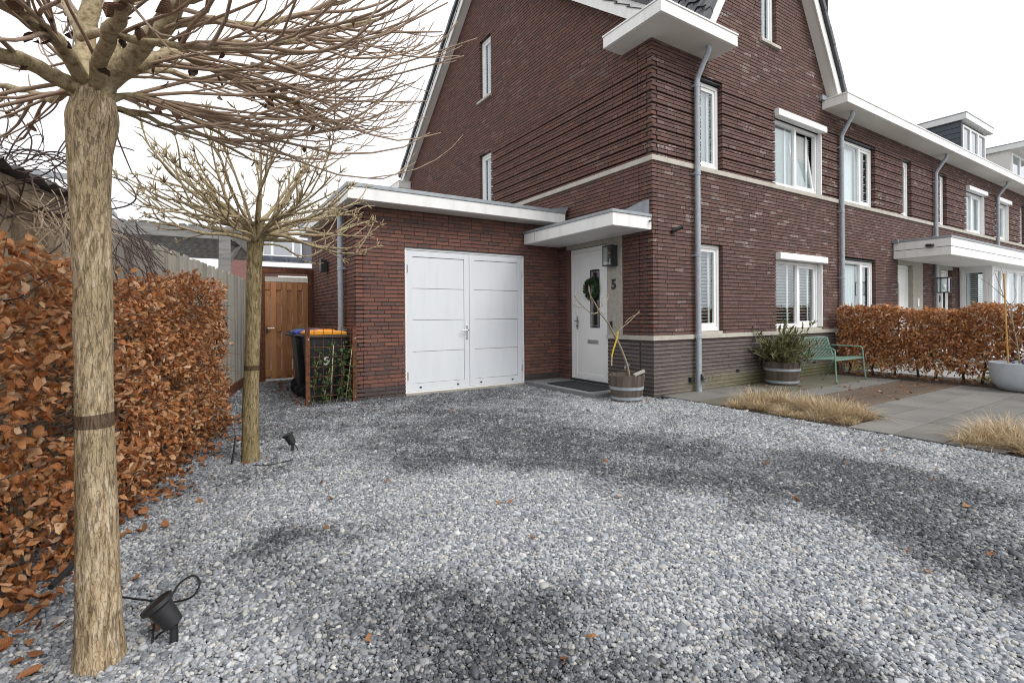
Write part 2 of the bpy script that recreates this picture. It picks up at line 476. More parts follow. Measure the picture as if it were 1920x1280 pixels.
def ring(W, mb, u0, u1, z0, z1, wd, d0, d1, wb=None):
    """a rectangular frame of four butted bars"""
    wb = wb or wd
    W.box(mb, u0, u0+wd, d0, d1, z0, z1); W.box(mb, u1-wd, u1, d0, d1, z0, z1)
    W.box(mb, u0+wd, u1-wd, d0, d1, z1-wd, z1); W.box(mb, u0+wd, u1-wd, d0, d1, z0, z0+wb)
def slat_mesh(W, length, tilt, wd=.05):
    mb = MB()
    c, s = math.cos(tilt), math.sin(tilt)
    ax = W.dir(length/2, 0, 0)
    ay = W.dir(0, c*wd/2, s*wd/2); az = W.dir(0, -s*.0015, c*.0015)
    mb.obox((0, 0, 0), ax, ay, az)
    return mb.mesh('slat', M['blind'])
def window(parent, W, u0, u1, z0, z1, split=None, blind=None, rec=.075, shutter=False, glass='glass', tilt_open=False, fw=.06, room=True):
    mb = MB()
    ring(W, mb, u0+.002, u1-.002, z0, z1, fw, -rec-.07, -rec, wb=fw*1.25)
    if split: W.box(mb, split-.035, split+.035, -rec-.068, -rec-.002, z0+fw*1.25, z1-fw)
    fr = mb.build('window', M['white'], parent, bevel=.004)
    cells = [(u0+fw, u1-fw)] if not split else [(u0+fw, split-.035), (split+.035, u1-fw)]
    zz0, zz1 = z0+fw*1.25, z1-fw
    for i, (a, b) in enumerate(cells):
        sash = (not split) or i == 1
        sw = .055 if sash else .012
        opened = tilt_open and i == 1
        m2 = MB(); ring(W, m2, a+.002, b-.002, zz0+.002, zz1-.002, sw, -rec-.06, -rec-.018)
        pn = MB(); W.box(pn, a+sw-.003, b-sw+.003, -rec-.045, -rec-.037, zz0+sw-.003, zz1-sw+.003)
        if opened:
            for q in (m2, pn):
                for V in q.V:
                    z = V[:, 2]-zz0
                    off = W.dir(0, -math.sin(math.radians(8)), 0)
                    V += z[:, None]*off[None, :]
        so = m2.build('sash', M['white'], fr, bevel=.003)
        pn.build('pane', M[glass], fr)
    # what can be seen behind the glass
    dd = -rec-.13
    if blind in ('slats', 'closed'):
        sp, tl = (.058, math.radians(18)) if blind == 'slats' else (.047, math.radians(52))
        for (a, b) in cells:
            me = slat_mesh(W, b-a-.02, tl, .056 if blind == 'slats' else .05)
            z = zz0+.04
            while z < zz1-.02:
                ob = bpy.data.objects.new('slat', me)
                ob.location = W.pt((a+b)/2, dd, z)
                COL.objects.link(ob); parent_keep(ob, fr)
                z += sp
            tp = MB()
            for q in ((.22, .78) if b-a > .5 else (.8,)):
                W.box(tp, a+(b-a)*q-.028, a+(b-a)*q+.028, dd+.031, dd+.034, zz0, zz1)
            tp.build('shutter_stile', M['blind'], fr)
    if blind == 'closed':
        cv = MB(); W.box(cv, u0+.02, u1-.02, dd-.06, dd-.05, z0+.03, z1-.03); cv.build('blackout_lining', M['blind'], fr)
    if blind == 'curtain':
        for (a, b) in cells:
            P = []
            n = 26
            for i in range(n):
                u = a+(b-a)*i/(n-1)
                P.append([W.pt(u, dd+.018*math.sin(i*1.9), zz) for zz in (zz0-.02, zz1+.01)])
            MB().grid(P).build('curtain', M['curtain'], fr, smooth=True)
    if blind == 'half':
        for (a, b) in cells[:1]:
            cv = MB(); W.box(cv, a, b, dd-.01, dd, zz0-.02, zz0+(zz1-zz0)*.97); cv.build('roller_blind', M['blind'], fr)
        if len(cells) > 1:
            cv = MB(); a, b = cells[1]; W.box(cv, a, a+(b-a)*.5, dd-.01, dd, zz0-.02, zz1); cv.build('roller_blind', M['curtain'], fr)
    rm = MB()
    e, t = .10, .02
    W.box(rm, u0-e, u1+e, -1.0-t, -1.0, z0-e, z1+e)
    W.box(rm, u0-e-t, u0-e, -1.0, -.15, z0-e, z1+e); W.box(rm, u1+e, u1+e+t, -1.0, -.15, z0-e, z1+e)
    W.box(rm, u0-e, u1+e, -1.0, -.15, z0-e-t, z0-e); W.box(rm, u0-e, u1+e, -1.0, -.15, z1+e, z1+e+t)
    if room: rm.build('room_behind', M['interior'], fr)
    if shutter:
        s = MB()
        prof = [(-.03, z1-.005), (.085, z1-.005), (.095, z1+.006), (.095, z1+.105), (.085, z1+.125), (-.03, z1+.135)]
        s.prism([W.pt(u0-.01, d, z) for d, z in prof], W.dir(u1-u0+.10, 0, 0))
        s.build('shutter_box', M['white'], fr, bevel=.004)
        g = MB(); W.box(g, u1+.001, u1+.028, -rec-.03, .012, z0+.01, z1-.012)
        g.build('guide_rail', M['white'], fr)
    return fr
def downpipe(parent, W, u, z_top, z_bot, du=0.0, dout=.31, r=.042, collars=(), catcher=True, wall_d=.075):
    """rain pipe: outlet under the eave, swan neck back to the wall, straight drop, collars, brackets"""
    pts = []
    if dout:
        pts += [W.pt(u+du, dout, z_top+.03), W.pt(u+du, dout, z_top-.07), W.pt(u+du*.9, dout*.93, z_top-.11), W.pt(u+du*.1, wall_d+.02, z_top-.40), W.pt(u, wall_d, z_top-.47)]
    else:
        pts += [W.pt(u, wall_d, z_top)]
    pts += [W.pt(u, wall_d, z_bot)]
    o = MB().tube(pts, r, 14).build('downpipe', M['pipe'], parent, smooth=False, auto=True)
    for z in collars:
        c = MB().lathe(W.pt(u, wall_d, z), [(r+.002, -.03), (r+.008, -.025), (r+.008, -.008), (r+.003, -.004), (r+.003, .004), (r+.008, .008), (r+.008, .025), (r+.002, .03)], 14)
        c.build('collar', M['pipe'], o)
        b = MB(); W.box(b, u-.055, u-.02, 0.0, wall_d, z-.012, z+.012); b.build('bracket', M['pipe'], o)
    if catcher:
        k = MB().tube([W.pt(u+.02, wall_d+.03, .30), W.pt(u+.02, wall_d+.075, .22)], [.036, .04], 12)
        k.build('leaf_separator', M['dark_metal'], o)
        k = MB(); W.box(k, u-.02, u+.06, wall_d+.045, wall_d+.125, .185, .20); k.build('spout', M['steel'], o)
    return o
def stone_course(parent, W, u0, u1, z0, z1, d0=-.03, d1=.03, ln=1.18, name='stone_slab'):
    u = u0
    while u < u1-.02:
        e = min(u+ln, u1)
        if u1-e < .3: e = u1
        mb = MB(); W.box(mb, u+.002, e-.002, d0, d1, z0, z1); mb.build(name, M['stone'], parent, bevel=.004)
        u = e
def fascia(parent, x0, x1, y0, y1, z0, z1, name='eave_box', trim=.03, mat='white_trim'):
    b = MB().box(x0, x1, y0, y1, z0, z1).build(name, M[mat], parent, bevel=.005)
    if trim:
        MB().box(x0-.012, x1+.012, y0-.012, y1+.012, z1+.001, z1+trim).build('eave_trim', M[mat], b, bevel=.003)
    MB().box(x0+.02, x1-.02, y0+.02, y1-.02, z0-.006, z0-.001).build('soffit', M['cream_soffit'], b)
    return b
def tile_slope(parent, org, across, up, nu, nv, tw=.30, tl=.33, name='roof_tile'):
    """overlapping wavy clay tiles"""
    org, across, up = (np.asarray(t, float) for t in (org, across, up))
    nrm = np.cross(across, up); nrm /= np.linalg.norm(nrm)
    if nrm[2] < 0: nrm = -nrm
    prof = [(0, .0), (.10, .035), (.26, .05), (.42, .03), (.55, .006), (.78, .0), (1.0, .006)]
    V, Fq, n = [], [], 0
    for j in range(nv):
        for i in range(nu):
            for (lo, th) in ((0, 0),):
                P = []
                for k, (s, h) in enumerate(prof):
                    b = org+across*((i+s)*tw)
                    P += [b+up*(j*tl-.02)+nrm*(h+.045), b+up*((j+1)*tl+.04)+nrm*(h+.012), b+up*(j*tl-.02)+nrm*(h+.018)]
                V += P
                m = len(prof)
                for k in range(m-1):
                    a, c = n+k*3, n+(k+1)*3
                    Fq += [[a, c, c+1, a+1], [a+2, c+2, c, a]]
                n += 3*m
    return link(name, raw_mesh(name, np.array(V), np.array(Fq), M['tile']), parent, kind='stuff')

# ------------------------------------------------------------------ corner house
FRONT, SIDE = Wall('x', 0.0), Wall('y', 0.0)
house = thing('corner_house', (0, 0, 0), 'tall brown brick corner house with steep front gable and white front door', 'house')
GC, GW, GZ, GS = 3.18, 2.07, 5.746, 1.732            # front gable: centre, half width at height GZ, slope
RIDGE_Y, RIDGE_Z = 5.19, 9.54
def iv_front(z):
    if z < 5.52: return [(0.0, 5.66)]
    hw = GW+.10-(z-GZ)/GS
    return [(GC-hw, GC+hw)] if hw > .05 else []
def iv_side(z):
    lo = 0.0 if z < 5.60 else (z-5.60)/.75
    hi = 10.42 if z < 5.42 else 10.05-(z-5.74)/.79
    return [(lo, hi)] if hi > lo else []
op_front = [(1.135, 1.705, 3.657, 5.10), (1.13, 1.71, .931, 2.42), (3.30, 5.0, 3.657, 5.085), (3.32, 5.0, .931, 2.42), (2.90, 3.39, 6.25, 7.95), (.935, .942, .0, .0)]
op_side = [(4.83, 5.40, 3.657, 5.13), (4.82, 5.36, 6.43, 7.87), (.637, 2.07, .931, 2.535), (.985, 2.004, -.1, .94), (.266, .276, -.1, 5.5)]
bf = Brickwork(FRONT)
bf.region(0.0, .861, iv_front, op_front, 'plinth', 'mortar_light', corner=(0, 0), deep=.004)
bf.region(.931, 3.579, iv_front, op_front, 'brick_front', 'mortar_dark', corner=(0, 0))
bf.region(3.657, 5.20, iv_front, op_front, 'brick_front', 'mortar_dark', corner=(0, 0), band=True, zstart=3.724-.186, deep=.05)
bf.region(5.20, 9.3, iv_front, op_front, 'brick_front', 'mortar_dark', corner=(0, 0))
wf = bf.finish(house, 'wall', singles=170)
bs = Brickwork(SIDE)
bs.region(0.0, .861, lambda z: [(0, .985)], op_side, 'plinth', 'mortar_light', corner=(0, 1), deep=.004)
bs.region(0.0, .931, lambda z: [(2.004, 2.45)], op_side, 'brick', 'mortar_dark')
bs.region(.931, 3.579, lambda z: [(0, 2.6)] if z < 2.9 else [(0, 4.83)], op_side, 'brick', 'mortar_dark', corner=(0, 1))
bs.region(3.657, 5.20, lambda z: [(0, 4.83)], op_side, 'brick', 'mortar_dark', corner=(0, 1), band=True, zstart=3.724-.186, deep=.05)
bs.region(2.9, 5.20, lambda z: [(4.83, 10.42)], op_side, 'brick', 'mortar_dark')
bs.region(5.20, 9.45, iv_side, op_side, 'brick', 'mortar_dark', corner=(0, 1))
ws = bs.finish(house, 'wall', singles=130)
# pale stone courses
stone_course(house, FRONT, .0, 5.66, 3.579, 3.657)
stone_course(house, FRONT, .0, 5.66, .861, .931)
stone_course(house, SIDE, -.03, 4.83, 3.579, 3.657)
stone_course(house, SIDE, -.03, .99, .861, .931)
# windows
window(house, FRONT, 1.135, 1.705, 3.665, 5.09, blind='closed')
window(house, FRONT, 1.13, 1.71, .975, 2.41, blind='slats')
window(house, FRONT, 3.30, 4.97, 3.665, 4.93, split=4.16, blind='closed', shutter=True, tilt_open=True)
window(house, FRONT, 3.32, 4.97, .975, 2.27, split=4.22, blind='slats', shutter=True)
wt = window(house, FRONT, 2.905, 3.385, 6.26, 7.94, blind='closed')
mb = MB(); FRONT.box(mb, 2.84, 3.46, -.06, .05, 6.19, 6.245); mb.build('window_sill', M['stone'], wt, bevel=.004)
for a, b in ((1.13, 1.71), (3.32, 5.0)):
    mb = MB(); FRONT.box(mb, a, b, -.07, -.01, .932, .972); mb.build('window_sill', M['stone'], house)
for a in (4.62, 2.05):
    mb = MB(); FRONT.box(mb, a, a+.10, -.02, .004, .25, .30); mb.build('air_vent', M['black_plastic'], house)
mb = MB(); FRONT.box(mb, .80, .90, .0, .05, .18, .25); mb.build('pipe_bracket', M['black_plastic'], house)
mb = MB(); FRONT.box(mb, 4.95, 5.28, .0, .06, 5.60, 5.70); mb.build('gable_foot_cap', M['lead'], house)
window(house, SIDE, 4.835, 5.395, 3.665, 5.12, blind='closed')
ws2 = window(house, SIDE, 4.825, 5.355, 6.44, 7.86, blind='closed')
mb = MB(); SIDE.box(mb, 4.79, 5.44, -.06, .05, 6.375, 6.43); mb.build('window_sill', M['stone'], ws2, bevel=.004)
for a, b, z, W in ((1.12, 1.72, 5.104, FRONT), (1.12, 1.72, 2.424, FRONT), (4.82, 5.41, 5.134, SIDE), (4.81, 5.37, 7.874, SIDE)):
    mb = MB(); W.box(mb, a, b, -.13, -.004, z, z+.012); mb.build('lintel_angle', M['dark_metal'], house)
# corner eave box wrapping round the corner, and its roof edges
eb = MB().prism([(-.39, -.52, 5.43), (1.37, -.52, 5.43), (1.37, .0, 5.43), (0, 0, 5.43), (0, .63, 5.43), (-.39, .63, 5.43)], (0, 0, .17)).build('eave_box', M['white_trim'], house, bevel=.005)
MB().prism([(-.402, -.532, 5.601), (1.382, -.532, 5.601), (1.382, .0, 5.601), (0, 0, 5.601), (0, .642, 5.601), (-.402, .642, 5.601)], (0, 0, .026)).build('eave_trim', M['white_trim'], eb, bevel=.003)
MB().prism([(-.37, -.50, 5.424), (1.35, -.50, 5.424), (1.35, .0, 5.424), (0, 0, 5.424), (0, .61, 5.424), (-.37, .61, 5.424)], (0, 0, .005)).build('soffit', M['cream_soffit'], eb)
e2 = fascia(house, -.39, 0.0, 10.02, 10.95, 5.36, 5.56)
# rake boards of the side gable (white board with cream soffit) and the tiled roof above
def rake(a, b, out, face, hgt, parent, tile=True):
    """barge along the line a-b; 'out' is the outward vector of the verge"""
    a, b, out = (np.asarray(t, float) for t in (a, b, out))
    d = b-a; L_ = np.linalg.norm(d); d /= L_
    up = np.cross(out/np.linalg.norm(out), d)
    if up[2] < 0: up = -up
    on = out/np.linalg.norm(out)
    w_ = np.linalg.norm(out)
    bo = MB().obox((a+b)/2+on*(w_+.012)+up*(hgt/2-.03), d*L_/2, on*.012, up*hgt/2).build('barge_board', M['white_trim'], parent, bevel=.004)
    MB().obox((a+b)/2+on*(w_/2)+up*.008, d*L_/2, on*w_/2, up*.008).build('soffit', M['cream_soffit'], bo)
    if tile:
        n = int(L_/.33)
        V = MB()
        for i in range(n):
            c = a+d*(i+.5)*.33+on*(w_+.03)+up*(hgt+.02)
            V.obox(c+up*(.012*(i % 2)), d*.172, on*.055, up*.045+d*.012)
        V.build('verge_tile', M['tile'], bo, kind='stuff')
    return bo
rake((0, .03, 5.62), (0, RIDGE_Y, RIDGE_Z), (-.20, 0, 0), 0, .24, house)
rake((0, 10.2, 5.60), (0, RIDGE_Y, RIDGE_Z), (-.20, 0, 0), 0, .24, house)
ga, gb = GC-GW, GC+GW
apex = (GC, 0, GZ+GW*GS)
rake((ga-.05, 0, GZ-.087), apex, (0, -.20, 0), 0, .17, house)
rake((gb+.05, 0, GZ-.087), apex, (0, -.20, 0), 0, .17, house)
rf = MB().prism([(.03, .14, 5.80), (.03, RIDGE_Y, RIDGE_Z+.08), (.03, 10.6, 5.56), (.03, RIDGE_Y, RIDGE_Z-.05)], (5.62, 0, 0)).build('roof', M['tile'], house)
sl = math.hypot(1, GS)
upv_ = np.array([1/sl, 0, GS/sl])
tile_slope(rf, (ga-.20, -.2, GZ-.22), (0, 1, 0), upv_, 12, 13)
tile_slope(rf, (gb+.20, -.2, GZ-.22), (0, 1, 0), np.array([-1/sl, 0, GS/sl]), 12, 13)
MB().prism([(ga-.12, .14, GZ-.16), (GC, .14, GZ+GW*GS+.05), (gb+.12, .14, GZ-.16), (GC, .14, GZ+GW*GS-.1)], (0, 4.2, 0)).build('gable_roof_deck', M['tile'], house)
s2 = math.hypot(1, .75)
tile_slope(rf, (-.24, .0, 5.72), (1, 0, 0), np.array([0, 1/s2, .75/s2]), 5, 18)
s3 = math.hypot(1, .79)
tile_slope(rf, (-.24, 10.25, 5.66), (1, 0, 0), np.array([0, -1/s3, .79/s3]), 3, 18)
downpipe(house, FRONT, .96, 5.43, 0.0, du=-.02, dout=.31, collars=(4.90, 3.50, 2.20, .90))
# ground-floor lintel, stone door surround, step
mb = MB(); SIDE.box(mb, .639, .992, -.06, .004, .933, 2.60); pil = mb.build('stone_pilaster', M['stone_dark'], house, bevel=.003)
mb = MB(); SIDE.box(mb, .994, 1.96, -.06, .003, 2.455, 2.60); SIDE.box(mb, 1.965, 2.068, -.06, .003, 2.455, 2.60); mb.build('stone_lintel', M['stone_dark'], house, bevel=.003)
mb = MB(); SIDE.box(mb, 2.006, 2.068, -.135, -.004, .931, 2.45); mb.build('reveal', M['brick'], house)
mb = MB().box(-.81, -.0, .42, 2.29, -.05, .075); mb.build('door_step', M['paver'] if 'paver' in M else pmat('step_concrete', [(.16, .165, .165), (.23, .235, .235)], .8, nscale=6, bstr=.2, bscale=120), house, bevel=.008)
# front door
mb = MB(); ring(SIDE, mb, .996, 2.0, .105, 2.448, .07, -.13, -.055, wb=.03)
fd = mb.build('front_door', M['white'], house, bevel=.004)
leaf = MB()
SIDE.box(leaf, 1.068, 1.252, -.115, -.07, .137, 2.376); SIDE.box(leaf, 1.494, 1.928, -.115, -.07, .137, 2.376)
SIDE.box(leaf, 1.252, 1.494, -.115, -.07, .137, 1.03); SIDE.box(leaf, 1.252, 1.494, -.115, -.07, 2.05, 2.376)
leaf.build('door_leaf', M['white'], fd)
mb = MB(); ring(SIDE, mb, 1.07, 1.926, .139, 2.374, .075, -.072, -.062); mb.build('door_rail', M['white'], fd, bevel=.004)
mb = MB(); ring(SIDE, mb, 1.254, 1.492, 1.032, 2.048, .012, -.075, -.066); mb.build('glazing_bead', M['dark_metal'], fd)
mb = MB(); ring(SIDE, mb, 1.285, 1.462, 1.065, 2.015, .01, -.097, -.088); mb.build('leaded_border', M['steel'], fd)
mb = MB(); SIDE.box(mb, 1.252, 1.494, -.105, -.098, 1.03, 2.05); mb.build('pane', M['glass'], fd)
mb = MB(); SIDE.box(mb, 1.2, 1.55, -.40, -.39, .95, 2.1); mb.build('room_behind', M['interior'], fd)
mb = MB(); SIDE.box(mb, 1.29, 1.56, -.074, -.058, .755, .82); lb = mb.build('letter_flap', M['steel'], fd, bevel=.004)
mb = MB(); SIDE.box(mb, 1.31, 1.54, -.058, -.052, .768, .807); mb.build('flap', M['zinc'], fd, bevel=.002)
mb = MB(); SIDE.box(mb, 1.82, 1.855, -.062, -.052, 1.0, 1.24); dh = mb.build('door_handle', M['steel'], fd, bevel=.004)
mb = MB(); mb.tube([SIDE.pt(1.838, -.052, 1.15), SIDE.pt(1.838, -.0, 1.15), SIDE.pt(1.80, .004, 1.15), SIDE.pt(1.72, .004, 1.15)], .009, 8); mb.build('handle_lever', M['steel'], dh)
mb = MB().lathe(SIDE.pt(1.838, -.052, 1.06), [(.014, 0), (.014, .012)], 12, axis=(-1, 0, 0)); mb.build('lock_cylinder', M['dark_metal'], dh)
mb = MB(); SIDE.box(mb, .996, 2.0, -.10, -.02, .06, .104); mb.build('threshold', M['dark_metal'], fd)
MB().box(.27, .29, .6, 2.3, 0, 2.75).build('light_block_panel', M['interior'], house)  # unseen dark panel added to stop light leaking in above the door
MB().box(.15, 5.62, .15, 10.3, 5.44, 5.48).build('attic_floor', M['interior'], house)
MB().box(.0, 5.62, 10.3, 10.42, 0, 5.44).build('rear_wall', M['brick'], house)
MB().box(5.60, 5.64, .14, 10.3, 0, 9.4).build('party_wall', M['interior'], house)
# flat porch canopy over the front door
cn = MB().box(-.80, -.004, .02, 2.29, 2.535, 2.72).build('porch_canopy', M['white_trim'], house, bevel=.003)
MB().box(-.815, -.004, .005, 2.295, 2.7215, 2.765).build('zinc_trim', M['zinc'], cn, bevel=.003)
MB().box(-.78, -.02, .04, 2.27, 2.530, 2.534).build('soffit', M['white_trim'], cn)
MB().box(-.8025, -.801, 1.955, 1.958, 2.54, 2.718).build('panel_joint', M['mortar_dark'], cn)
MB().prism([(-.004, .06, 2.77), (-.004, .06, 3.0), (-.004, .25, 2.99), (-.004, .95, 2.86), (-.004, 2.29, 2.84), (-.004, 2.29, 2.77)], (-.012, 0, 0)).build('lead_flashing', M['lead'], cn)
MB().tube([(-.05, .03, 2.66), (-.05, -.05, 2.655)], .014, 10).build('overflow_pipe', M['dark_metal'], cn)

# ------------------------------------------------------------------ garage
GX, GY = -3.80, 2.306
GF, GSD = Wall('x', GY), Wall('y', GX)
garage = thing('garage', (-1.9, 2.306, 0), 'low red brick garage with flat roof and white double doors', 'garage')
bg_ = Brickwork(GF)
gop = [(-3.04, -.775, -.1, 2.345)]
bg_.region(0.0, .186, lambda z: [(GX, 0)], gop, 'plinth', 'mortar_red', corner=(GX, 0))
bg_.region(.186, 2.93, lambda z: [(GX, 0)], gop, 'brick_garage', 'mortar_red', corner=(GX, 0))
bg_.finish(garage, 'wall', singles=220)
bs_ = Brickwork(GSD)
bs_.region(0.0, 2.93, lambda z: [(GY, 5.72)], [], 'brick_garage', 'mortar_red', corner=(GY, 1))
bs_.finish(garage, 'wall', singles=80)
gr = MB().box(-4.0, -.115, 1.95, 6.0, 2.927, 3.10).build('flat_roof', M['white_trim'], garage, bevel=.004)
MB().box(-4.015, -.11, 1.935, 6.01, 3.1015, 3.157).build('zinc_trim', M['zinc'], gr, bevel=.003)
MB().box(-3.96, -.22, 1.97, 5.98, 2.922, 2.926).build('soffit', M['cream_soffit'], gr)
MB().box(-.115, -.004, 2.33, 6.0, 2.93, 3.12).build('roof_edge_strip', M['lead'], gr)
MB().prism([(-.42, 1.96, 3.159), (-.08, 1.96, 3.159), (-.04, 1.96, 3.20), (-.03, 1.96, 3.25)], (0, .4, 0)).build('lead_upstand', M['lead'], gr)
downpipe(garage, GSD, 2.93, 2.90, .0, dout=0, collars=(2.02, 1.05), catcher=False, r=.045)
gd = MB(); ring(GF, gd, -3.036, -.779, .036, 2.342, .035, -.10, -.03, wb=.02)
gd = gd.build('garage_door_frame', M['white'], garage, bevel=.003)
for (a, b, hs_) in ((-2.998, -1.892, 1), (-1.886, -.817, 0)):
    lf = MB(); ring(GF, lf, a, b, .060, 2.303, .095, -.085, -.04, wb=.12)
    lf = lf.build('door_leaf', M['white_panel'], gd, bevel=.003)
    ia, ib, za, zb = a+.097, b-.097, .182, 2.206
    ph = (zb-za)/4
    for k in range(4):
        p_ = MB(); GF.box(p_, ia, ib, -.08, -.052, za+k*ph+.0035, za+(k+1)*ph-.0035)
        p_.build('panel', M['white_panel'], lf, bevel=.003)
    bk = MB(); GF.box(bk, ia-.002, ib+.002, -.084, -.081, za, zb); bk.build('panel_backing', M['white_panel'], lf)
    for q in (.20, .80):
        v = MB(); uu = a+(b-a)*q; GF.box(v, uu-.018, uu+.018, -.04, -.034, .105, .128); v.build('vent', M['black_plastic'], lf)
    hx = a+.004 if hs_ else b-.004
    for z in (.25, 1.95):
        MB().tube([GF.pt(hx, -.032, z), GF.pt(hx, -.032, z+.12)], .011, 8).build('hinge', M['steel'], lf)
    if hs_:
        pl = MB(); GF.box(pl, b-.066, b-.03, -.04, -.030, .86, 1.10); pl = pl.build('door_handle', M['steel'], lf, bevel=.003)
MB().tube([GF.pt(-1.94, -.030, 1.02), GF.pt(-1.94, .025, 1.02), GF.pt(-1.965, .03, 1.02), GF.pt(-2.06, .03, 1.018)], .010, 8).build('handle_lever', M['steel'], gd)
mb = MB(); GF.box(mb, -3.04, -.775, -.13, .02, -.05, .034); mb.build('threshold', M['stone_dark'], garage)
mb = MB(); GF.box(mb, -3.06, -.755, -.135, -.002, 2.346, 2.358); mb.build('lintel_angle', M['dark_metal'], garage)
mb = MB().box(-3.04, -.775, 2.44, 2.46, 0, 2.35); mb.build('door_backing', M['interior'], garage)
MB().box(-3.66, -.01, 5.5, 5.72, 0, 2.9).build('rear_wall', M['brick_garage'], garage)

# ------------------------------------------------------------------ terraced houses along the row
def terraced(x0, x1, label, wins, doors, singles=0):
    t = thing('terraced_house', (x0, 0, 0), label, 'house', 'brown brick terraced houses in the row')
    B = Brickwork(FRONT)
    ops = [(a, b+(.03 if kw.get('shutter') else 0), z0-.01, z1+(.12 if kw.get('shutter') else .01)) for a, b, z0, z1, kw in wins]+doors
    iv = lambda z: [(x0+.002, x1)]
    B.region(0.0, .861, iv, ops, 'plinth', 'mortar_light')
    B.region(.931, 3.579, iv, ops, 'brick_front', 'mortar_dark')
    B.region(3.657, 5.20, iv, ops, 'brick_front', 'mortar_dark', band=True, zstart=3.724-.186, deep=.05)
    B.region(5.20, 5.55, iv, ops, 'brick_front', 'mortar_dark')
    B.finish(t, 'wall')
    stone_course(t, FRONT, x0+.002, x1, 3.579, 3.657)
    stone_course(t, FRONT, x0+.002, doors[0][0] if doors else x1, .861, .931)
    for a, b, z0, z1, kw in wins: window(t, FRONT, a+.003, b-.003, z0, z1, **kw)
    for a, b, z0, z1, *_ in wins:
        mb = MB(); FRONT.box(mb, a-.01, b+.01, -.13, -.004, z1+.012, z1+.024); mb.build('lintel_angle', M['dark_metal'], t)
    xa = 5.05 if x0 < 6 else x0+.001
    fascia(t, xa, x1, -.475, -.001, 5.43, 5.60)
    MB().prism([(x0, -.1, 5.64), (x0, RIDGE_Y, RIDGE_Z+.05), (x0, 10.4, 5.6)], (x1-x0-.01, 0, 0)).build('roof', M['tile'], t)
    return t
W1 = dict(split=6.86, blind='half')
h2 = terraced(5.66, 10.85, 'brown brick terraced house next to the corner house, behind the beech hedge',
    [(5.85, 7.43, 3.665, 5.03, W1), (8.96, 9.46, 3.665, 5.04, dict(blind='curtain')), (5.90, 7.45, .975, 2.42, dict(split=6.9, blind='curtain'))],
    [(8.66, 10.17, -.1, 2.53)])
h3 = terraced(10.85, 16.07, 'brown brick terraced house with white bay window under the flat canopy',
    [(11.35, 11.85, 3.665, 5.04, dict(blind='curtain')), (13.41, 14.97, 3.665, 4.88, dict(split=14.2, blind='curtain', shutter=True))],
    [(11.10, 15.9, -.1, 2.53)])
h4 = terraced(16.07, 21.30, 'brown brick terraced house with dark clad dormer at the right picture edge',
    [(16.2, 17.45, 3.665, 4.88, dict(split=16.9, blind='curtain', shutter=True)), (18.9, 19.4, 3.665, 5.04, dict(blind='curtain'))], [])
h5 = terraced(21.30, 26.5, 'farthest terraced house of the row with cream dormer above the eave', [], [])
downpipe(h2, FRONT, 5.70, 5.43, 0.0, du=-.05, dout=.31, collars=(4.75, 3.4, 2.0, .9), catcher=False)
downpipe(h3, FRONT, 10.87, 5.43, 0.0, du=.0, dout=.31, collars=(4.75, 3.3), catcher=False)
downpipe(h4, FRONT, 16.09, 5.43, 0.0, du=.0, dout=.31, collars=(4.75, 3.3), catcher=False)
def plain_door(parent, a, b, glass_left=False):
    mb = MB(); ring(FRONT, mb, a, b, .1, 2.44, .07, -.16, -.09, wb=.03)
    f = mb.build('front_door', M['white'], parent, bevel=.004)
    g0 = a+.08
    mb = MB()
    if glass_left: FRONT.box(mb, a+.36, b-.072, -.15, -.11, .135, 2.365); FRONT.box(mb, a+.072, a+.36, -.15, -.11, 2.0, 2.365); FRONT.box(mb, a+.072, a+.36, -.15, -.11, .135, .9)
    else: FRONT.box(mb, a+.072, b-.072, -.15, -.11, .135, 2.365)
    mb.build('door_leaf', M['white'], f)
    mb = MB(); ring(FRONT, mb, a+.074, b-.074, .137, 2.363, .08, -.112, -.102); ring(FRONT, mb, a+.22, b-.2, .4, 2.2, .02, -.112, -.105); mb.build('door_rail', M['white'], f, bevel=.003)
    if glass_left:
        mb = MB(); FRONT.box(mb, a+.072, a+.36, -.142, -.134, .9, 2.0); mb.build('pane', M['glass_far'], f)
        mb = MB(); FRONT.box(mb, a+.05, a+.4, -.4, -.39, .85, 2.05); mb.build('room_behind', M['interior'], f)
    return f
plain_door(h2, 8.67, 9.53, True)
mb = MB(); FRONT.box(mb, 9.54, 10.168, -.13, .004, .0, 2.60); mb.build('stone_pilaster', M['stone_dark'], h2, bevel=.003)
mb = MB(); FRONT.box(mb, 8.66, 9.535, -.13, .003, 2.45, 2.6); mb.build('stone_lintel', M['stone_dark'], h2)
mb = MB(); FRONT.box(mb, 9.78, 9.86, .004, .03, 1.42, 1.62); mb.build('doorbell', M['white'], h2, bevel=.004)
mb = MB(); FRONT.box(mb, 11.10, 11.45, -.13, .004, .0, 2.60); mb.build('stone_pilaster', M['stone_dark'], h3, bevel=.003)
plain_door(h3, 11.46, 12.25)
mb = MB(); FRONT.box(mb, 11.46, 12.3, -.13, .003, 2.45, 2.6); mb.build('stone_lintel', M['stone_dark'], h3)
B = Brickwork(FRONT); B.region(0, 2.6, lambda z: [(12.26, 12.76)], [], 'brick_front', 'mortar_dark'); B.finish(h3, 'wall')
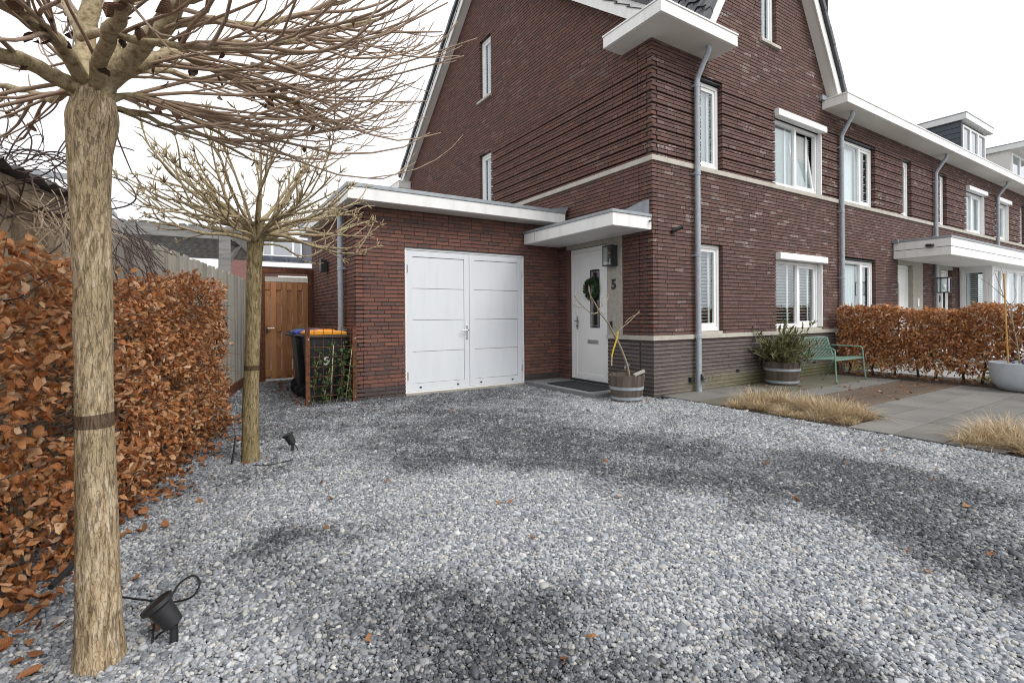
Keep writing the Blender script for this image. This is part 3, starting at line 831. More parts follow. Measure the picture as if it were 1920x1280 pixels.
# bay window of the third house
BS, BF = Wall('y', 12.76), Wall('x', -.72)
bay = MB().box(12.77, 16.0, -.71, -.02, 0, .93).build('bay_base', M['white_trim'], h3)
MB().box(12.765, 16.0, -.715, -.02, 2.5, 2.548).build('bay_head', M['white'], bay)
MB().box(12.762, 12.86, -.722, -.64, .93, 2.499).build('corner_post', M['white'], bay, bevel=.004)
window(h3, BS, -.64, -.02, .93, 2.50, blind='slats', rec=.005, fw=.07, room=False)
window(h3, BF, 12.86, 14.2, .93, 2.50, split=13.6, blind='slats', rec=.005, fw=.07, room=False)
window(h3, BF, 14.2, 15.9, .93, 2.50, split=15.1, blind='curtain', rec=.005, fw=.07, room=False)
MB().box(13.4, 16.0, .4, .42, .5, 2.6).build('room_behind', M['interior'], bay)
MB().box(12.77, 16.0, -.02, .42, 2.5, 2.54).build('room_ceiling', M['interior'], bay)
MB().box(12.78, 16, -.70, -.02, .90, .932).build('bay_sill', M['white'], bay)
# flat canopy shared by two front doors
can = thing('row_porch_canopy', (12.3, -.5, 2.55), 'long white flat canopy over the neighbouring front doors and bay window', 'canopy')
MB().box(8.40, 16.2, -1.085, -.004, 2.553, 2.735).build('fascia_board', M['white_trim'], can, bevel=.003)
MB().box(8.40, 16.2, -1.085, -.004, 2.748, 2.935).build('fascia_board', M['white_trim'], can, bevel=.003)
MB().box(8.42, 16.18, -1.065, -.01, 2.736, 2.747).build('board_joint', M['dark_metal'], can)
MB().box(8.385, 16.22, -1.10, -.004, 2.9365, 2.985).build('metal_trim', M['zinc'], can, bevel=.003)
MB().box(8.43, 16.17, -1.06, -.02, 2.547, 2.552).build('soffit', M['white_trim'], can)
MB().box(8.32, 8.40, -.12, -.004, 2.93, 3.0).build('lead_flashing', M['lead'], can)
sc2 = thing('security_camera', (8.39, -.72, 2.80), 'small grey camera on the end of the white row canopy', 'camera')
MB().tube([(8.40, -.72, 2.78), (8.33, -.72, 2.79)], .02, 8).build('bracket', M['zinc'], sc2)
MB().tube([(8.36, -.66, 2.80), (8.28, -.80, 2.775)], .036, 12).build('body', M['dark_metal'], sc2)
# dormers
def dormer(parent, x0, x1, clad, z0=6.25, z1=7.72, y0=.8, roof_over=.18, n=3):
    d = MB().box(x0, x1, y0+.02, 4.2, z0, z1).build('dormer', M[clad], parent)
    if clad == 'slate_clad':
        z = z0
        while z < z1-.05:
            MB().obox((x0-.012, (y0+4.2)/2+.01, z+.085), (0, (4.2-y0)/2, 0), (.012, 0, -.002), (.004, 0, .083)).build('cladding_board', M[clad], d)
            z += .18
        MB().box(x0-.03, x0+.07, y0-.03, y0+.015, z0, z1).build('corner_trim', M[clad], d)
    r = MB().box(x0-.10, x1+.32, y0-roof_over, 4.4, z1+.002, z1+.2).build('dormer_roof', M['white_trim'], d, bevel=.004)
    MB().box(x0-.11, x1+.33, y0-roof_over-.01, 4.4, z1+.202, z1+.235).build('zinc_trim', M['zinc'], r)
    Wd = Wall('x', y0+.01)
    wd = (x1-x0-.1)/n
    for i in range(n):
        a = x0+.08+i*wd
        mb = MB(); ring(Wd, mb, a, a+wd-.01, z0+.1, z1-.12, .06, -.005, .05); f = mb.build('window', M['white'], d)
        mb = MB(); Wd.box(mb, a+.06, a+wd-.07, .005, .012, z0+.16, z1-.18); mb.build('pane', M['glass_far'], f)
    return d
M['slate_clad'] = pmat('blue_grey_cladding', [(.060, .068, .082), (.080, .090, .105)], .5, nscale=3)
dormer(h4, 15.95, 18.35, 'slate_clad')
dormer(h5, 21.5, 24.8, 'cream_soffit', z1=7.70, roof_over=.5)

# ------------------------------------------------------------------ ground
M['ground'] = pmat('grey_street_paving', [(.20, .195, .185), (.30, .29, .275)], .95, nscale=1.2, bstr=.3, bscale=30)
tag(MB().box(-600, 600, -600, 600, -.30, -.04).build('ground', M['ground']), kind='structure')
M['soil'] = pmat('dark_soil', [(.030, .022, .016), (.075, .052, .034)], .95, nscale=14, bstr=.6, bscale=40, bdist=.02)
M['pavement'] = pmat('pale_pavement', [(.24, .24, .235), (.36, .36, .35)], .9, nscale=3, bstr=.2, bscale=60)
tag(MB().box(6.5, 40, -30, -.05, -.08, -.01).build('pavement', M['pavement']), kind='structure')
M['lawn'] = pmat('rough_lawn', [(.05, .075, .018), (.12, .15, .045)], .95, nscale=8, bstr=.6, bscale=80, bdist=.02)
tag(MB().box(6.45, 8.4, -6, -1.9, -.06, -.004).build('lawn', M['lawn']), kind='structure')

# gravel drive: patches of dry (pale) and wet (dark) stone, given as points on the ground and how dry they are
DRY = [(60,1240,.75),(300,1230,.8),(420,1120,.85),(330,1010,.75),(300,930,.5),(450,1010,.85),(560,1030,.7),(540,1080,.55),(640,960,1),(560,900,.75),(430,900,.55),(640,890,.95),
 (800,930,1),(900,900,1),(1000,950,1),(1130,960,1),(1280,990,1),(1450,1000,1),(1600,1060,1),(1720,1130,1),(1820,1170,1),(1880,1240,1),(1700,1230,1),(1560,1150,1),(1400,1130,1),(1200,1080,1),
 (1000,1040,1),(850,1030,.95),(700,1060,.85),(620,1110,.55),(560,1170,.6),(480,1230,.75),(700,1160,.25),(800,1170,.15),(900,1200,.15),(1010,1190,.2),(830,1250,.2),(1000,1260,.2),(680,1250,.5),
 (1130,1180,.75),(1180,1260,.45),(1300,1230,.75),(1420,1270,.6),(1510,1220,.25),(1560,1270,.3),(1280,1150,1),(1620,1190,.9),(1380,960,.45),(1440,965,.3),(780,868,.15),(540,1015,.2),
 (700,840,.35),(800,820,.25),(900,850,.2),(1000,870,.15),(1120,880,.1),(1250,900,.08),(1400,910,.08),(1550,940,.06),(1700,1000,.06),(1800,1060,.1),(1880,1110,.2),(1900,1000,.3),(1800,920,.15),
 (1650,890,.12),(1500,860,.12),(1350,850,.12),(1200,830,.2),(1050,820,.2),(950,790,.12),(800,770,.15),(700,770,.25),(1000,770,.5),(1080,775,.7),(1150,790,.65),(1250,790,.7),(1350,800,.65),(1450,830,.6),
 (1600,830,.75),(1700,850,.7),(1800,880,.65),(1900,900,.5),(1250,760,.75),(1180,765,.7),(900,740,.2),(780,752,.3),(620,790,.3),(520,800,.3),(520,740,.12),(500,760,.15),(600,830,.5),(680,870,.7),(380,850,.35),(470,880,.45),(1890,1150,.8),(1760,1090,.75),(1600,1020,.85),(1480,970,.7),(1320,945,.75),(1180,925,.7),(1040,905,.85),(1100,1280,.4)]
_dp = np.array([ground_at(a, b)[:2] for a, b, _ in DRY]); _dv = np.array([c for *_, c in DRY])
def vnoise(P, s, seed=0):
    """cheap smooth value noise in the plane"""
    q = P*s+seed*13.7; i = np.floor(q).astype(int); f = q-i; f = f*f*(3-2*f)
    def h(a, b): return np.modf(np.abs(np.sin(a*127.1+b*311.7+seed*74.7)*43758.5453))[0]
    a, b = i[:, 0], i[:, 1]
    return (h(a, b)*(1-f[:, 0])+h(a+1, b)*f[:, 0])*(1-f[:, 1])+(h(a, b+1)*(1-f[:, 0])+h(a+1, b+1)*f[:, 0])*f[:, 1]
def dryness(P):
    out = np.zeros(len(P))
    for s in range(0, len(P), 20000):
        q = P[s:s+20000]
        d2 = ((q[:, None]-_dp[None])**2).sum(2)
        dist = np.sqrt(((q-CAM[:2])**2).sum(1))[:, None]
        wgt = 1/(d2+(.035*dist)**2)**2
        out[s:s+20000] = (wgt*_dv).sum(1)/wgt.sum(1)
    out += .42*(vnoise(P, 2.2, 1)-.5)+.34*(vnoise(P, 7, 2)-.5)+.2*(vnoise(P, 17, 3)-.5)
    return np.clip(out, 0, 1)
def fence_x(y): return -6.26+.2375*(y-.27)
bed_poly = [(-7.9, -6.6, 0), (.17, -6.6, 0), (.17, -.2, 0), (.02, -.02, 0), (0, 2.3, 0), (-3.79, 2.3, 0), (-3.79, 5.75, 0), (-5.0, 5.75, 0), (-6.26, .27, 0)]
M['grit'] = pmat('dark_gravel_grit', [(.022, .023, .025), (.060, .062, .066), (.14, .145, .15)], .9, nscale=95, detail=3, bstr=.8, bscale=110, bdist=.012)
bed = tag(MB().prism([(x, y, -.039) for x, y, _ in bed_poly], (0, 0, .031)).build('gravel_bed', M['grit']), kind='structure')

def in_gravel(P):
    x, y = P[:, 0], P[:, 1]
    ok = (x > fence_x(y)+.03) & (x < .165) & (y < 5.55) & ~((x > -.01) & (y > -.18)) & ~((x > -3.8) & (y > 2.29))
    ok &= ~((x > -.80) & (y > .43) & (y < 2.3))
    v = np.c_[P, np.zeros(len(P))]-CAM
    Z = v@CF; X = v@CR
    px = 960+FOC*X/np.maximum(Z, .05); py = HORI+FOC*1.25/np.maximum(Z, .05)
    ok &= (Z > 1.25) & (px > -260) & (px < 2180) & (py < 1560)
    return ok, Z
pts = []
for layer in range(2):
    st = .0132 if layer == 0 else .0152
    gx, gy = np.meshgrid(np.arange(-7.2, .2, st), np.arange(-5.2, 5.6, st))
    P = np.c_[gx.ravel(), gy.ravel()]+RNG.uniform(-.5, .5, (gx.size, 2))*st*1.0
    ok, Z = in_gravel(P)
    keep = ok & (RNG.random(len(P)) < np.where(Z > 4.5, .68, 1.0))
    pts.append(np.c_[P[keep], np.full(keep.sum(), layer), Z[keep]])
A = np.concatenate(pts)
npb = len(A)
lay, Zp = A[:, 2], A[:, 3]
big = np.where(Zp > 4.5, 1.22, 1.0)*(1+.35*(RNG.random(npb) < .06))
coz = np.where(lay == 0, RNG.uniform(-.004, .001, npb), RNG.uniform(.0, .007, npb))+.006*(vnoise(A[:, :2], 3.0, 5)-.5)
me = bpy.data.meshes.new('pebbles')
me.vertices.add(npb)
me.vertices.foreach_set('co', np.c_[A[:, 0], A[:, 1], coz].astype(np.float32).ravel())
def attr(n, typ, data, key):
    a = me.attributes.new(n, typ, 'POINT'); a.data.foreach_set(key, np.ascontiguousarray(data, np.float32).ravel())
sz = np.exp(RNG.normal(0, .30, npb))*big
attr('rot', 'FLOAT_VECTOR', np.c_[RNG.normal(0, .38, npb), RNG.normal(0, .38, npb), RNG.uniform(0, 6.283, npb)], 'vector')
attr('scl', 'FLOAT_VECTOR', np.c_[.0092*sz, .0071*sz*RNG.uniform(.8, 1.15, npb), .0054*sz*RNG.uniform(.75, 1.3, npb)], 'vector')
attr('dry', 'FLOAT', np.clip(dryness(A[:, :2])+RNG.normal(0, .20, npb), 0, 1), 'value')
attr('tint', 'FLOAT', RNG.random(npb), 'value')
def gravel_mat():
    m, t, p, out = new_mat('gravel_stone')
    a1 = N(t, 'ShaderNodeAttribute', attribute_type='INSTANCER', attribute_name='tint')
    a2 = N(t, 'ShaderNodeAttribute', attribute_type='INSTANCER', attribute_name='dry')
    tint, dry = a1.outputs['Fac'], a2.outputs['Fac']
    c_dry = ramp(t, tint, [(0, (.15, .165, .19)), (.22, (.29, .31, .335)), (.4, (.45, .46, .475)), (.58, (.19, .21, .24)), (.75, (.56, .57, .58)), (.86, (.36, .335, .29)), (.92, (.66, .645, .61)), (1, (.12, .13, .155))])
    c_wet = ramp(t, tint, [(0, (.028, .030, .035)), (.25, (.050, .054, .061)), (.5, (.085, .090, .100)), (.7, (.035, .039, .046)), (.86, (.17, .18, .19)), (.93, (.09, .075, .058)), (1, (.34, .34, .34))])
    dry = ramp(t, dry, [(.06, 0.0), (.92, 1.0)])
    c = mixc(t, dry, c_wet, c_dry)
    tc = N(t, 'ShaderNodeTexCoord')
    c = mixc(t, .35, c, ramp(t, noise(t, tc.outputs['Object'], 2.5, 4), [(.3, .6), (.7, 1.0)]), 'MULTIPLY')
    L(t, c, p.inputs['Base Color'])
    L(t, math_n(t, 'MULTIPLY_ADD', dry, .35, .45), p.inputs['Roughness'])
    p.inputs['Specular IOR Level'].default_value = .4
    return m
M['gravel'] = gravel_mat()
gvl = bpy.data.objects.new('gravel', me)
COL.objects.link(gvl)
tag(gvl, kind='stuff', label='grey pebble gravel covering the drive, pale where dry and dark where wet', cat='gravel')
gn = bpy.data.node_groups.new('pebbles', 'GeometryNodeTree')
gn.interface.new_socket('Geometry', in_out='INPUT', socket_type='NodeSocketGeometry')
gn.interface.new_socket('Geometry', in_out='OUTPUT', socket_type='NodeSocketGeometry')
gi, go = gn.nodes.new('NodeGroupInput'), gn.nodes.new('NodeGroupOutput')
iop = gn.nodes.new('GeometryNodeInstanceOnPoints')
g2i = gn.nodes.new('GeometryNodeGeometryToInstance')
for k in range(4):
    ico = gn.nodes.new('GeometryNodeMeshIcoSphere'); ico.inputs['Radius'].default_value = 1.0; ico.inputs['Subdivisions'].default_value = 2
    sp = gn.nodes.new('GeometryNodeSetPosition'); nz = gn.nodes.new('ShaderNodeTexNoise'); nz.inputs['Scale'].default_value = .9
    ps = gn.nodes.new('GeometryNodeInputPosition'); ad = gn.nodes.new('ShaderNodeVectorMath'); ad.operation = 'ADD'; ad.inputs[1].default_value = (k*7.3, k*3.1, k*5.7)
    sb = gn.nodes.new('ShaderNodeVectorMath'); sb.operation = 'SUBTRACT'; sb.inputs[1].default_value = (.5, .5, .5)
    ml = gn.nodes.new('ShaderNodeVectorMath'); ml.operation = 'SCALE'; ml.inputs['Scale'].default_value = 1.5
    ss = gn.nodes.new('GeometryNodeSetShadeSmooth'); sm = gn.nodes.new('GeometryNodeSetMaterial'); sm.inputs['Material'].default_value = M['gravel']
    lk = gn.links.new
    lk(ps.outputs[0], ad.inputs[0]); lk(ad.outputs[0], nz.inputs['Vector']); lk(nz.outputs['Color'], sb.inputs[0]); lk(sb.outputs[0], ml.inputs[0])
    lk(ico.outputs['Mesh'], sp.inputs['Geometry']); lk(ml.outputs[0], sp.inputs['Offset']); lk(sp.outputs[0], ss.inputs[0]); lk(ss.outputs[0], sm.inputs[0]); lk(sm.outputs[0], g2i.inputs[0])
def nattr(n, dt):
    a = gn.nodes.new('GeometryNodeInputNamedAttribute'); a.data_type = dt; a.inputs['Name'].default_value = n
    return a.outputs['Attribute']
ri = gn.nodes.new('FunctionNodeRandomValue'); ri.data_type = 'INT'
[s for s in ri.inputs if s.name == 'Max' and s.type == 'INT'][0].default_value = 3
e2r = gn.nodes.new('FunctionNodeEulerToRotation')
lk(nattr('rot', 'FLOAT_VECTOR'), e2r.inputs[0])
lk(gi.outputs[0], iop.inputs['Points']); lk(g2i.outputs[0], iop.inputs['Instance']); iop.inputs['Pick Instance'].default_value = True
lk([s for s in ri.outputs if s.type == 'INT'][0], iop.inputs['Instance Index'])
lk(e2r.outputs[0], iop.inputs['Rotation']); lk(nattr('scl', 'FLOAT_VECTOR'), iop.inputs['Scale'])
lk(iop.outputs[0], go.inputs[0])
md = gvl.modifiers.new('pebbles', 'NODES'); md.node_group = gn

# ------------------------------------------------------------------ terrace of large pavers with a strip of decking
M['paver'] = pmat('grey_concrete_paver', [(.105, .100, .092), (.165, .158, .146), (.21, .202, .188)], .85, nscale=1.6, detail=8, bstr=.15, bscale=150, use_island=.35)
M['paver_damp'] = pmat('algae_stained_paver', [(.075, .072, .052), (.13, .12, .09), (.10, .105, .06)], .8, nscale=2.0, detail=8, bstr=.15, bscale=150, use_island=.3)
M['deck'] = pmat('wet_brown_decking', [(.050, .034, .024), (.11, .078, .055), (.16, .125, .095)], .55, nscale=5, detail=8, stretch=(.6, 9, 9), bstr=.35, bscale=40, use_island=.3)
terrace = thing('terrace', (2.5, -2, 0), 'terrace of large grey concrete pavers beside the house front', 'terrace')
terrace['kind'] = 'structure'
TZ = .022
MB().box(.172, 5.1, -6.3, -.02, -.039, -.020).build('joint_bed', M['soil'], terrace)
def slab(x0, x1, y0, y1, mat, z=TZ):
    zz = z+random.uniform(-.0015, .0015)
    MB().box(x0+.006, x1-.006, y0+.006, y1-.006, -.035, zz).build('paver', M[mat], terrace, bevel=.003)
XS = [.17, 1.12, 2.13, 3.15, 4.17, 5.1]
for i in range(5):
    a, b = XS[i], XS[i+1]
    slab(a, b, -.60, -.02, 'paver' if i < 2 else 'paver_damp')
    if i > 0: slab(a, b, -.93, -.60, 'paver_damp')
    else: slab(a, b, -1.0, -.60, 'paver_damp')
    if i > 0: slab(a, b, -1.31, -.93, 'paver')
off = 0
y = -2.13
k = 0
while y > -6.3:
    xs = XS
    for i in range(5):
        if y < -3.4 and i == 0: continue
        if y > -2.5 and i == 0: continue
        slab(xs[i], xs[i+1], y-.415, y, 'paver')
    y -= .415; k += 1
for j in range(7):
    y0 = -1.318-j*.1158
    MB().box(1.125, 5.09, y0-.107, y0, -.035, TZ-.002+random.uniform(-.002, .002)).build('deck_board', M['deck'], terrace, bevel=.004)
for nm, y0, y1 in (('planting_bed', -2.54, -1.005), ('planting_bed', -6.3, -3.38)):
    tag(MB().box(.19, 1.115, y0, y1, -.019, -.002).build(nm, M['soil']), kind='structure')
MB().box(.158, .170, -6.3, -.18, -.036, .016).build('edging_strip', M['dark_metal'], terrace)
tag(MB().box(5.105, 6.4, -6.5, -.05, -.036, .012).build('hedge_bed', M['soil']), kind='structure')

# ------------------------------------------------------------------ fence, shed, gate, pergola on the left
M['fence'] = pmat('weathered_fence_board', [(.17, .158, .135), (.29, .272, .235), (.40, .38, .335), (.28, .27, .18)], .9, nscale=3.5, detail=8, stretch=(6, 6, .5), bstr=.3, bscale=30, use_island=.55)
M['shed'] = pmat('brown_shed_board', [(.17, .13, .09), (.33, .265, .185), (.46, .38, .28)], .9, nscale=3.5, detail=8, stretch=(6, 6, .4), bstr=.3, bscale=30, use_island=.5)
M['grey_timber'] = pmat('grey_timber', [(.12, .115, .108), (.21, .205, .195), (.29, .28, .265)], .9, nscale=4, detail=8, stretch=(1, 1, 6), bstr=.3, bscale=40, use_island=.3)
M['gate_wood'] = pmat('orange_brown_cedar', [(.27, .115, .045), (.43, .20, .085), (.54, .27, .125)], .65, nscale=3, detail=8, stretch=(7, 7, .5), bstr=.2, bscale=40, use_island=.55)
M['rust'] = pmat('rusty_steel', [(.055, .020, .011), (.115, .040, .018), (.16, .062, .026)], .8, nscale=18, bstr=.3, bscale=120)
FD = np.array([.231, .973, 0]); FD /= np.linalg.norm(FD)
FN = np.array([FD[1], -FD[0], 0])                      # towards the drive
fence = thing('board_fence', (-6.0, 1.4, 0), 'weathered grey vertical board fence behind the beech hedge', 'fence')
ang = math.atan2(FD[1], FD[0])
fm = MB().box(-.068, .068, -.009, .009, 0, 1.95).mesh('board', M['fence'])
fm2 = MB().box(-.068, .068, -.009, .009, 0, 1.925).mesh('board', M['fence'])
n = 0
s = 0.0
F0 = np.array([fence_x(-.75), -.75, 0])
LEN = np.linalg.norm(np.array([-5.28, 4.4, 0])-F0)+1.35
while s < LEN:
    p = F0+FD*s + FN*(.003 if n % 2 else -.002)
    ob = bpy.data.objects.new('board', fm if n % 3 else fm2)
    ob.location = (p[0], p[1], .03); ob.rotation_euler = (random.gauss(0, .003), random.gauss(0, .003), ang+random.gauss(0, .012))
    COL.objects.link(ob); parent_keep(ob, fence)
    s += .134; n += 1
for z in (.45, 1.05, 1.65):
    MB().beam(F0-FN*.045+np.array([0, 0, z]), F0+FD*LEN-FN*.045+np.array([0, 0, z]), .04, .09).build('rail', M['grey_timber'], fence)
MB().beam(F0+FN*.03+np.array([0, 0, .07]), F0+FD*LEN+FN*.03+np.array([0, 0, .07]), .03, .2).build('kick_board', M['rust'], fence)
shed = thing('board_shed', tuple(F0-FD*1.2), 'brown board shed with corrugated roof edge at the left, under bare vines', 'shed')
sm_ = MB().box(-.080, .080, -.011, .011, 0, 1.94).mesh('board', M['shed'])
for i in range(16):
    p = F0-FD*(.05+i*.158)-FN*(.0 if i % 2 else .02)
    ob = bpy.data.objects.new('board', sm_); ob.location = tuple(p); ob.rotation_euler = (0, 0, ang); COL.objects.link(ob); parent_keep(ob, shed)
a_, b_ = F0+FD*.05-FN*.02, F0-FD*2.6-FN*.02
MB().beam(a_+np.array([0, 0, 1.955])+FN*.05, b_+np.array([0, 0, 1.955])+FN*.05, .07, .11).build('top_beam', M['shed'], shed)
MB().beam(a_+np.array([0, 0, 1.6])-FN*.05, b_+np.array([0, 0, 1.6])-FN*.05, .05, .3).build('rear_rail', M['shed'], shed)
P = []
for i in range(70):
    q = F0+FD*(.22-i*.04)
    P.append([tuple(q+FN*.13+np.array([0, 0, 2.035+.018*math.sin(i*1.57)])), tuple(q-FN*.9+np.array([0, 0, 2.14+.018*math.sin(i*1.57)]))])
cr = MB().grid(P).build('corrugated_roof', pmat('dark_corrugated_sheet', [(.055, .05, .048), (.12, .11, .10)], .7, nscale=12), shed, smooth=True)
so = cr.modifiers.new('thick', 'SOLIDIFY'); so.thickness = .006

gate = thing('garden_gate', (-4.3, 5.6, 0), 'orange brown wooden garden gate in a rusty steel frame', 'gate')
GTY = 5.60
MB().box(-4.80, -4.69, GTY-.05, GTY+.05, 0, 2.13).build('gate_post', M['rust'], gate, bevel=.003)
MB().box(-3.90, -3.815, GTY-.05, GTY+.05, 0, 2.13).build('gate_post', M['rust'], gate, bevel=.003)
MB().box(-4.82, -3.81, GTY-.06, GTY+.06, 2.132, 2.215).build('gate_beam', M['rust'], gate, bevel=.003)
bw = .098
for i in range(8):
    x = -4.682+i*bw
    fr_ = i % 2
    MB().box(x+.002, x+bw-.002, GTY+(.0 if fr_ else .028), GTY+(.02 if fr_ else .048), .045, 1.955).build('board', M['gate_wood'], gate, bevel=.002)
for z in (.09, .98, 1.80):
    MB().box(-4.68, -3.905, GTY+.0205, GTY+.0275, z, z+.13).build('rail', M['gate_wood'], gate)
    for i in range(0, 8, 2):
        x = -4.682+i*bw
        MB().box(x+.004, x+bw-.004, GTY+.003, GTY+.02, z, z+.13).build('rail_block', M['gate_wood'], gate)
for za, zb in ((.22, .98), (1.11, 1.80)):
    MB().beam((-4.66, GTY+.024, zb-.02), (-3.93, GTY+.024, za+.03), .006, .085).build('brace', M['gate_wood'], gate)
lv = MB().box(-4.665, -4.64, GTY-.012, GTY, .95, 1.06).build('gate_latch', M['dark_metal'], gate)
MB().tube([(-4.65, GTY-.01, 1.04), (-4.65, GTY-.055, 1.04), (-4.53, GTY-.06, 1.04)], .009, 8).build('handle_lever', M['steel'], lv)

perg = thing('timber_pergola', tuple(at(420, 700, 8.3)*np.array([1, 1, 0])), 'grey timber pergola with open roof behind the fence', 'pergola')
pc = at(421, 440, 8.3); pl_ = at(195, 421, 7.5); pr = at(480, 488, 11.5)
zt = 2.66
A0 = np.array([pl_[0], pl_[1], zt]); A1 = np.array([pc[0]+.12, pc[1], zt]); A2 = np.array([pr[0], pr[1], zt])
MB().beam(A0, A1, .07, .19).build('front_beam', M['grey_timber'], perg, bevel=.004)
MB().beam(A1+np.array([0, .05, -.02]), A2+np.array([0, 0, -.02]), .07, .17).build('side_beam', M['grey_timber'], perg, bevel=.004)
for i, tt in enumerate((.25, .5, .75, 1.0)):
    MB().beam(A0+(A2-A1)*tt, A1+(A2-A1)*tt-np.array([.05, 0, 0]), .06, .16).build('rafter', M['grey_timber'], perg)
dA = (A1-A0)
for i in range(13):
    q = A0+dA*(i+.5)/13
    MB().beam(q+np.array([0, 0, .12]), q+(A2-A1)*1.02+np.array([0, 0, .12]), .085, .025).build('roof_lath', M['grey_timber'], perg)
MB().box(pc[0]-.085, pc[0]+.085, pc[1]-.06, pc[1]+.1, 0, zt-.02).build('post', M['grey_timber'], perg, bevel=.004)
MB().box(A2[0]-.08, A2[0]+.08, A2[1]-.08, A2[1]+.08, 0, zt-.1).build('post', M['grey_timber'], perg, bevel=.004)
MB().beam(np.array([pc[0]+.05, pc[1]+.1, zt-.45]), A1+(A2-A1)*.2+np.array([0, 0, -.08]), .06, .08).build('knee_brace', M['grey_timber'], perg)

# ------------------------------------------------------------------ far buildings
WB = Wall('x', 37.0)
far = thing('distant_house', (0, 37, 0), 'distant house with wide white framed dormer seen above the garden gate', 'house')
x0, x1 = -4.4, 6.0
MB().box(x0, x1, 37.0, 45, 0, 5.2).build('wall', M['brick'], far)
MB().box(x0-.1, x1+.1, 36.5, 37.0, 5.15, 5.5).build('eave_box', M['white'], far)
MB().prism([(x0, 36.5, 5.5), (x0, 41, 8.6), (x0, 45.5, 5.5)], (x1-x0, 0, 0)).build('roof', M['tile'], far)
dm = MB().box(-1.9, 1.35, 37.4, 41, 5.9, 7.7).build('dormer', M['slate_clad'], far)
MB().box(-2.1, 1.6, 37.1, 41.2, 7.45, 7.85).build('dormer_roof', M['white'], dm)
WD = Wall('x', 37.39)
for a, b in ((-1.65, -.95), (-.95, .55), (.55, 1.2)):
    mb = MB(); ring(WD, mb, a, b, 6.05, 7.35, .09, 0, .06); f_ = mb.build('window', M['white'], dm)
    mb = MB(); WD.box(mb, a+.09, b-.09, .01, .02, 6.14, 7.26); mb.build('pane', M['glass_far'], f_)
M['solar'] = pmat('solar_panel', [(.012, .016, .030), (.025, .032, .055)], .2, nscale=1)
for i in range(5):
    c = np.array([-2.6+i*1.05, 36.95, 5.80]); up_ = np.array([0, .82, .57]);
    MB().obox(c, (.5, 0, 0), up_*.30, np.cross((1, 0, 0), up_)*.02).build('solar_panel', M['solar'], far)
mb = MB(); ring(WB, mb, -.6, 1.6, 3.0, 4.5, .09, .0, .06); f_ = mb.build('window', M['white'], far)
mb = MB(); WB.box(mb, -.51, 1.51, .01, .02, 3.09, 4.41); mb.build('pane', M['glass_far'], f_)
gs = thing('garden_roof', (-3.1, 12, 0), 'small pale flat garden roof just beyond the wooden gate', 'shed')
MB().box(-4.6, -2.6, 11.6, 13.6, 0, 2.35).build('wall', M['grey_timber'], gs)
MB().box(-4.3, -2.9, 11.5, 13.7, 2.352, 2.50).build('roof', M['stone_dark'], gs)
f2 = thing('distant_house', (-4, 34, 0), 'distant dark red brick house gable seen under the pergola roof', 'house')
c_ = at(452, 500, 34)
MB().box(c_[0]-1.0, c_[0]+.55, c_[1], c_[1]+6, 0, 3.6).build('wall', M['brick_garage'], f2)
MB().prism([(c_[0]-1.1, c_[1]-.3, 3.6), (c_[0]-1.1, c_[1]+3, 5.6), (c_[0]-1.1, c_[1]+6.3, 3.6)], (1.75, 0, 0)).build('roof', pmat('dull_red_roof', [(.10, .045, .04), (.15, .065, .055)], .8, nscale=5), f2)
wb_ = thing('white_building', tuple(at(100, 560, 14)*np.array([1, 1, 0])), 'pale flat roofed building behind the brown shed', 'building')
c_ = at(150, 350, 14)
MB().box(c_[0]-5, c_[0], c_[1], c_[1]+6, 0, 4.6).build('wall', M['white_trim'], wb_)
MB().box(c_[0]-5.1, c_[0]+.15, c_[1]-.15, c_[1]+6.1, 4.602, 5.15).build('roof_edge', M['white'], wb_)
MB().box(c_[0]-5.12, c_[0]+.17, c_[1]-.17, c_[1]+6.1, 5.152, 5.30).build('zinc_trim', M['zinc'], wb_)

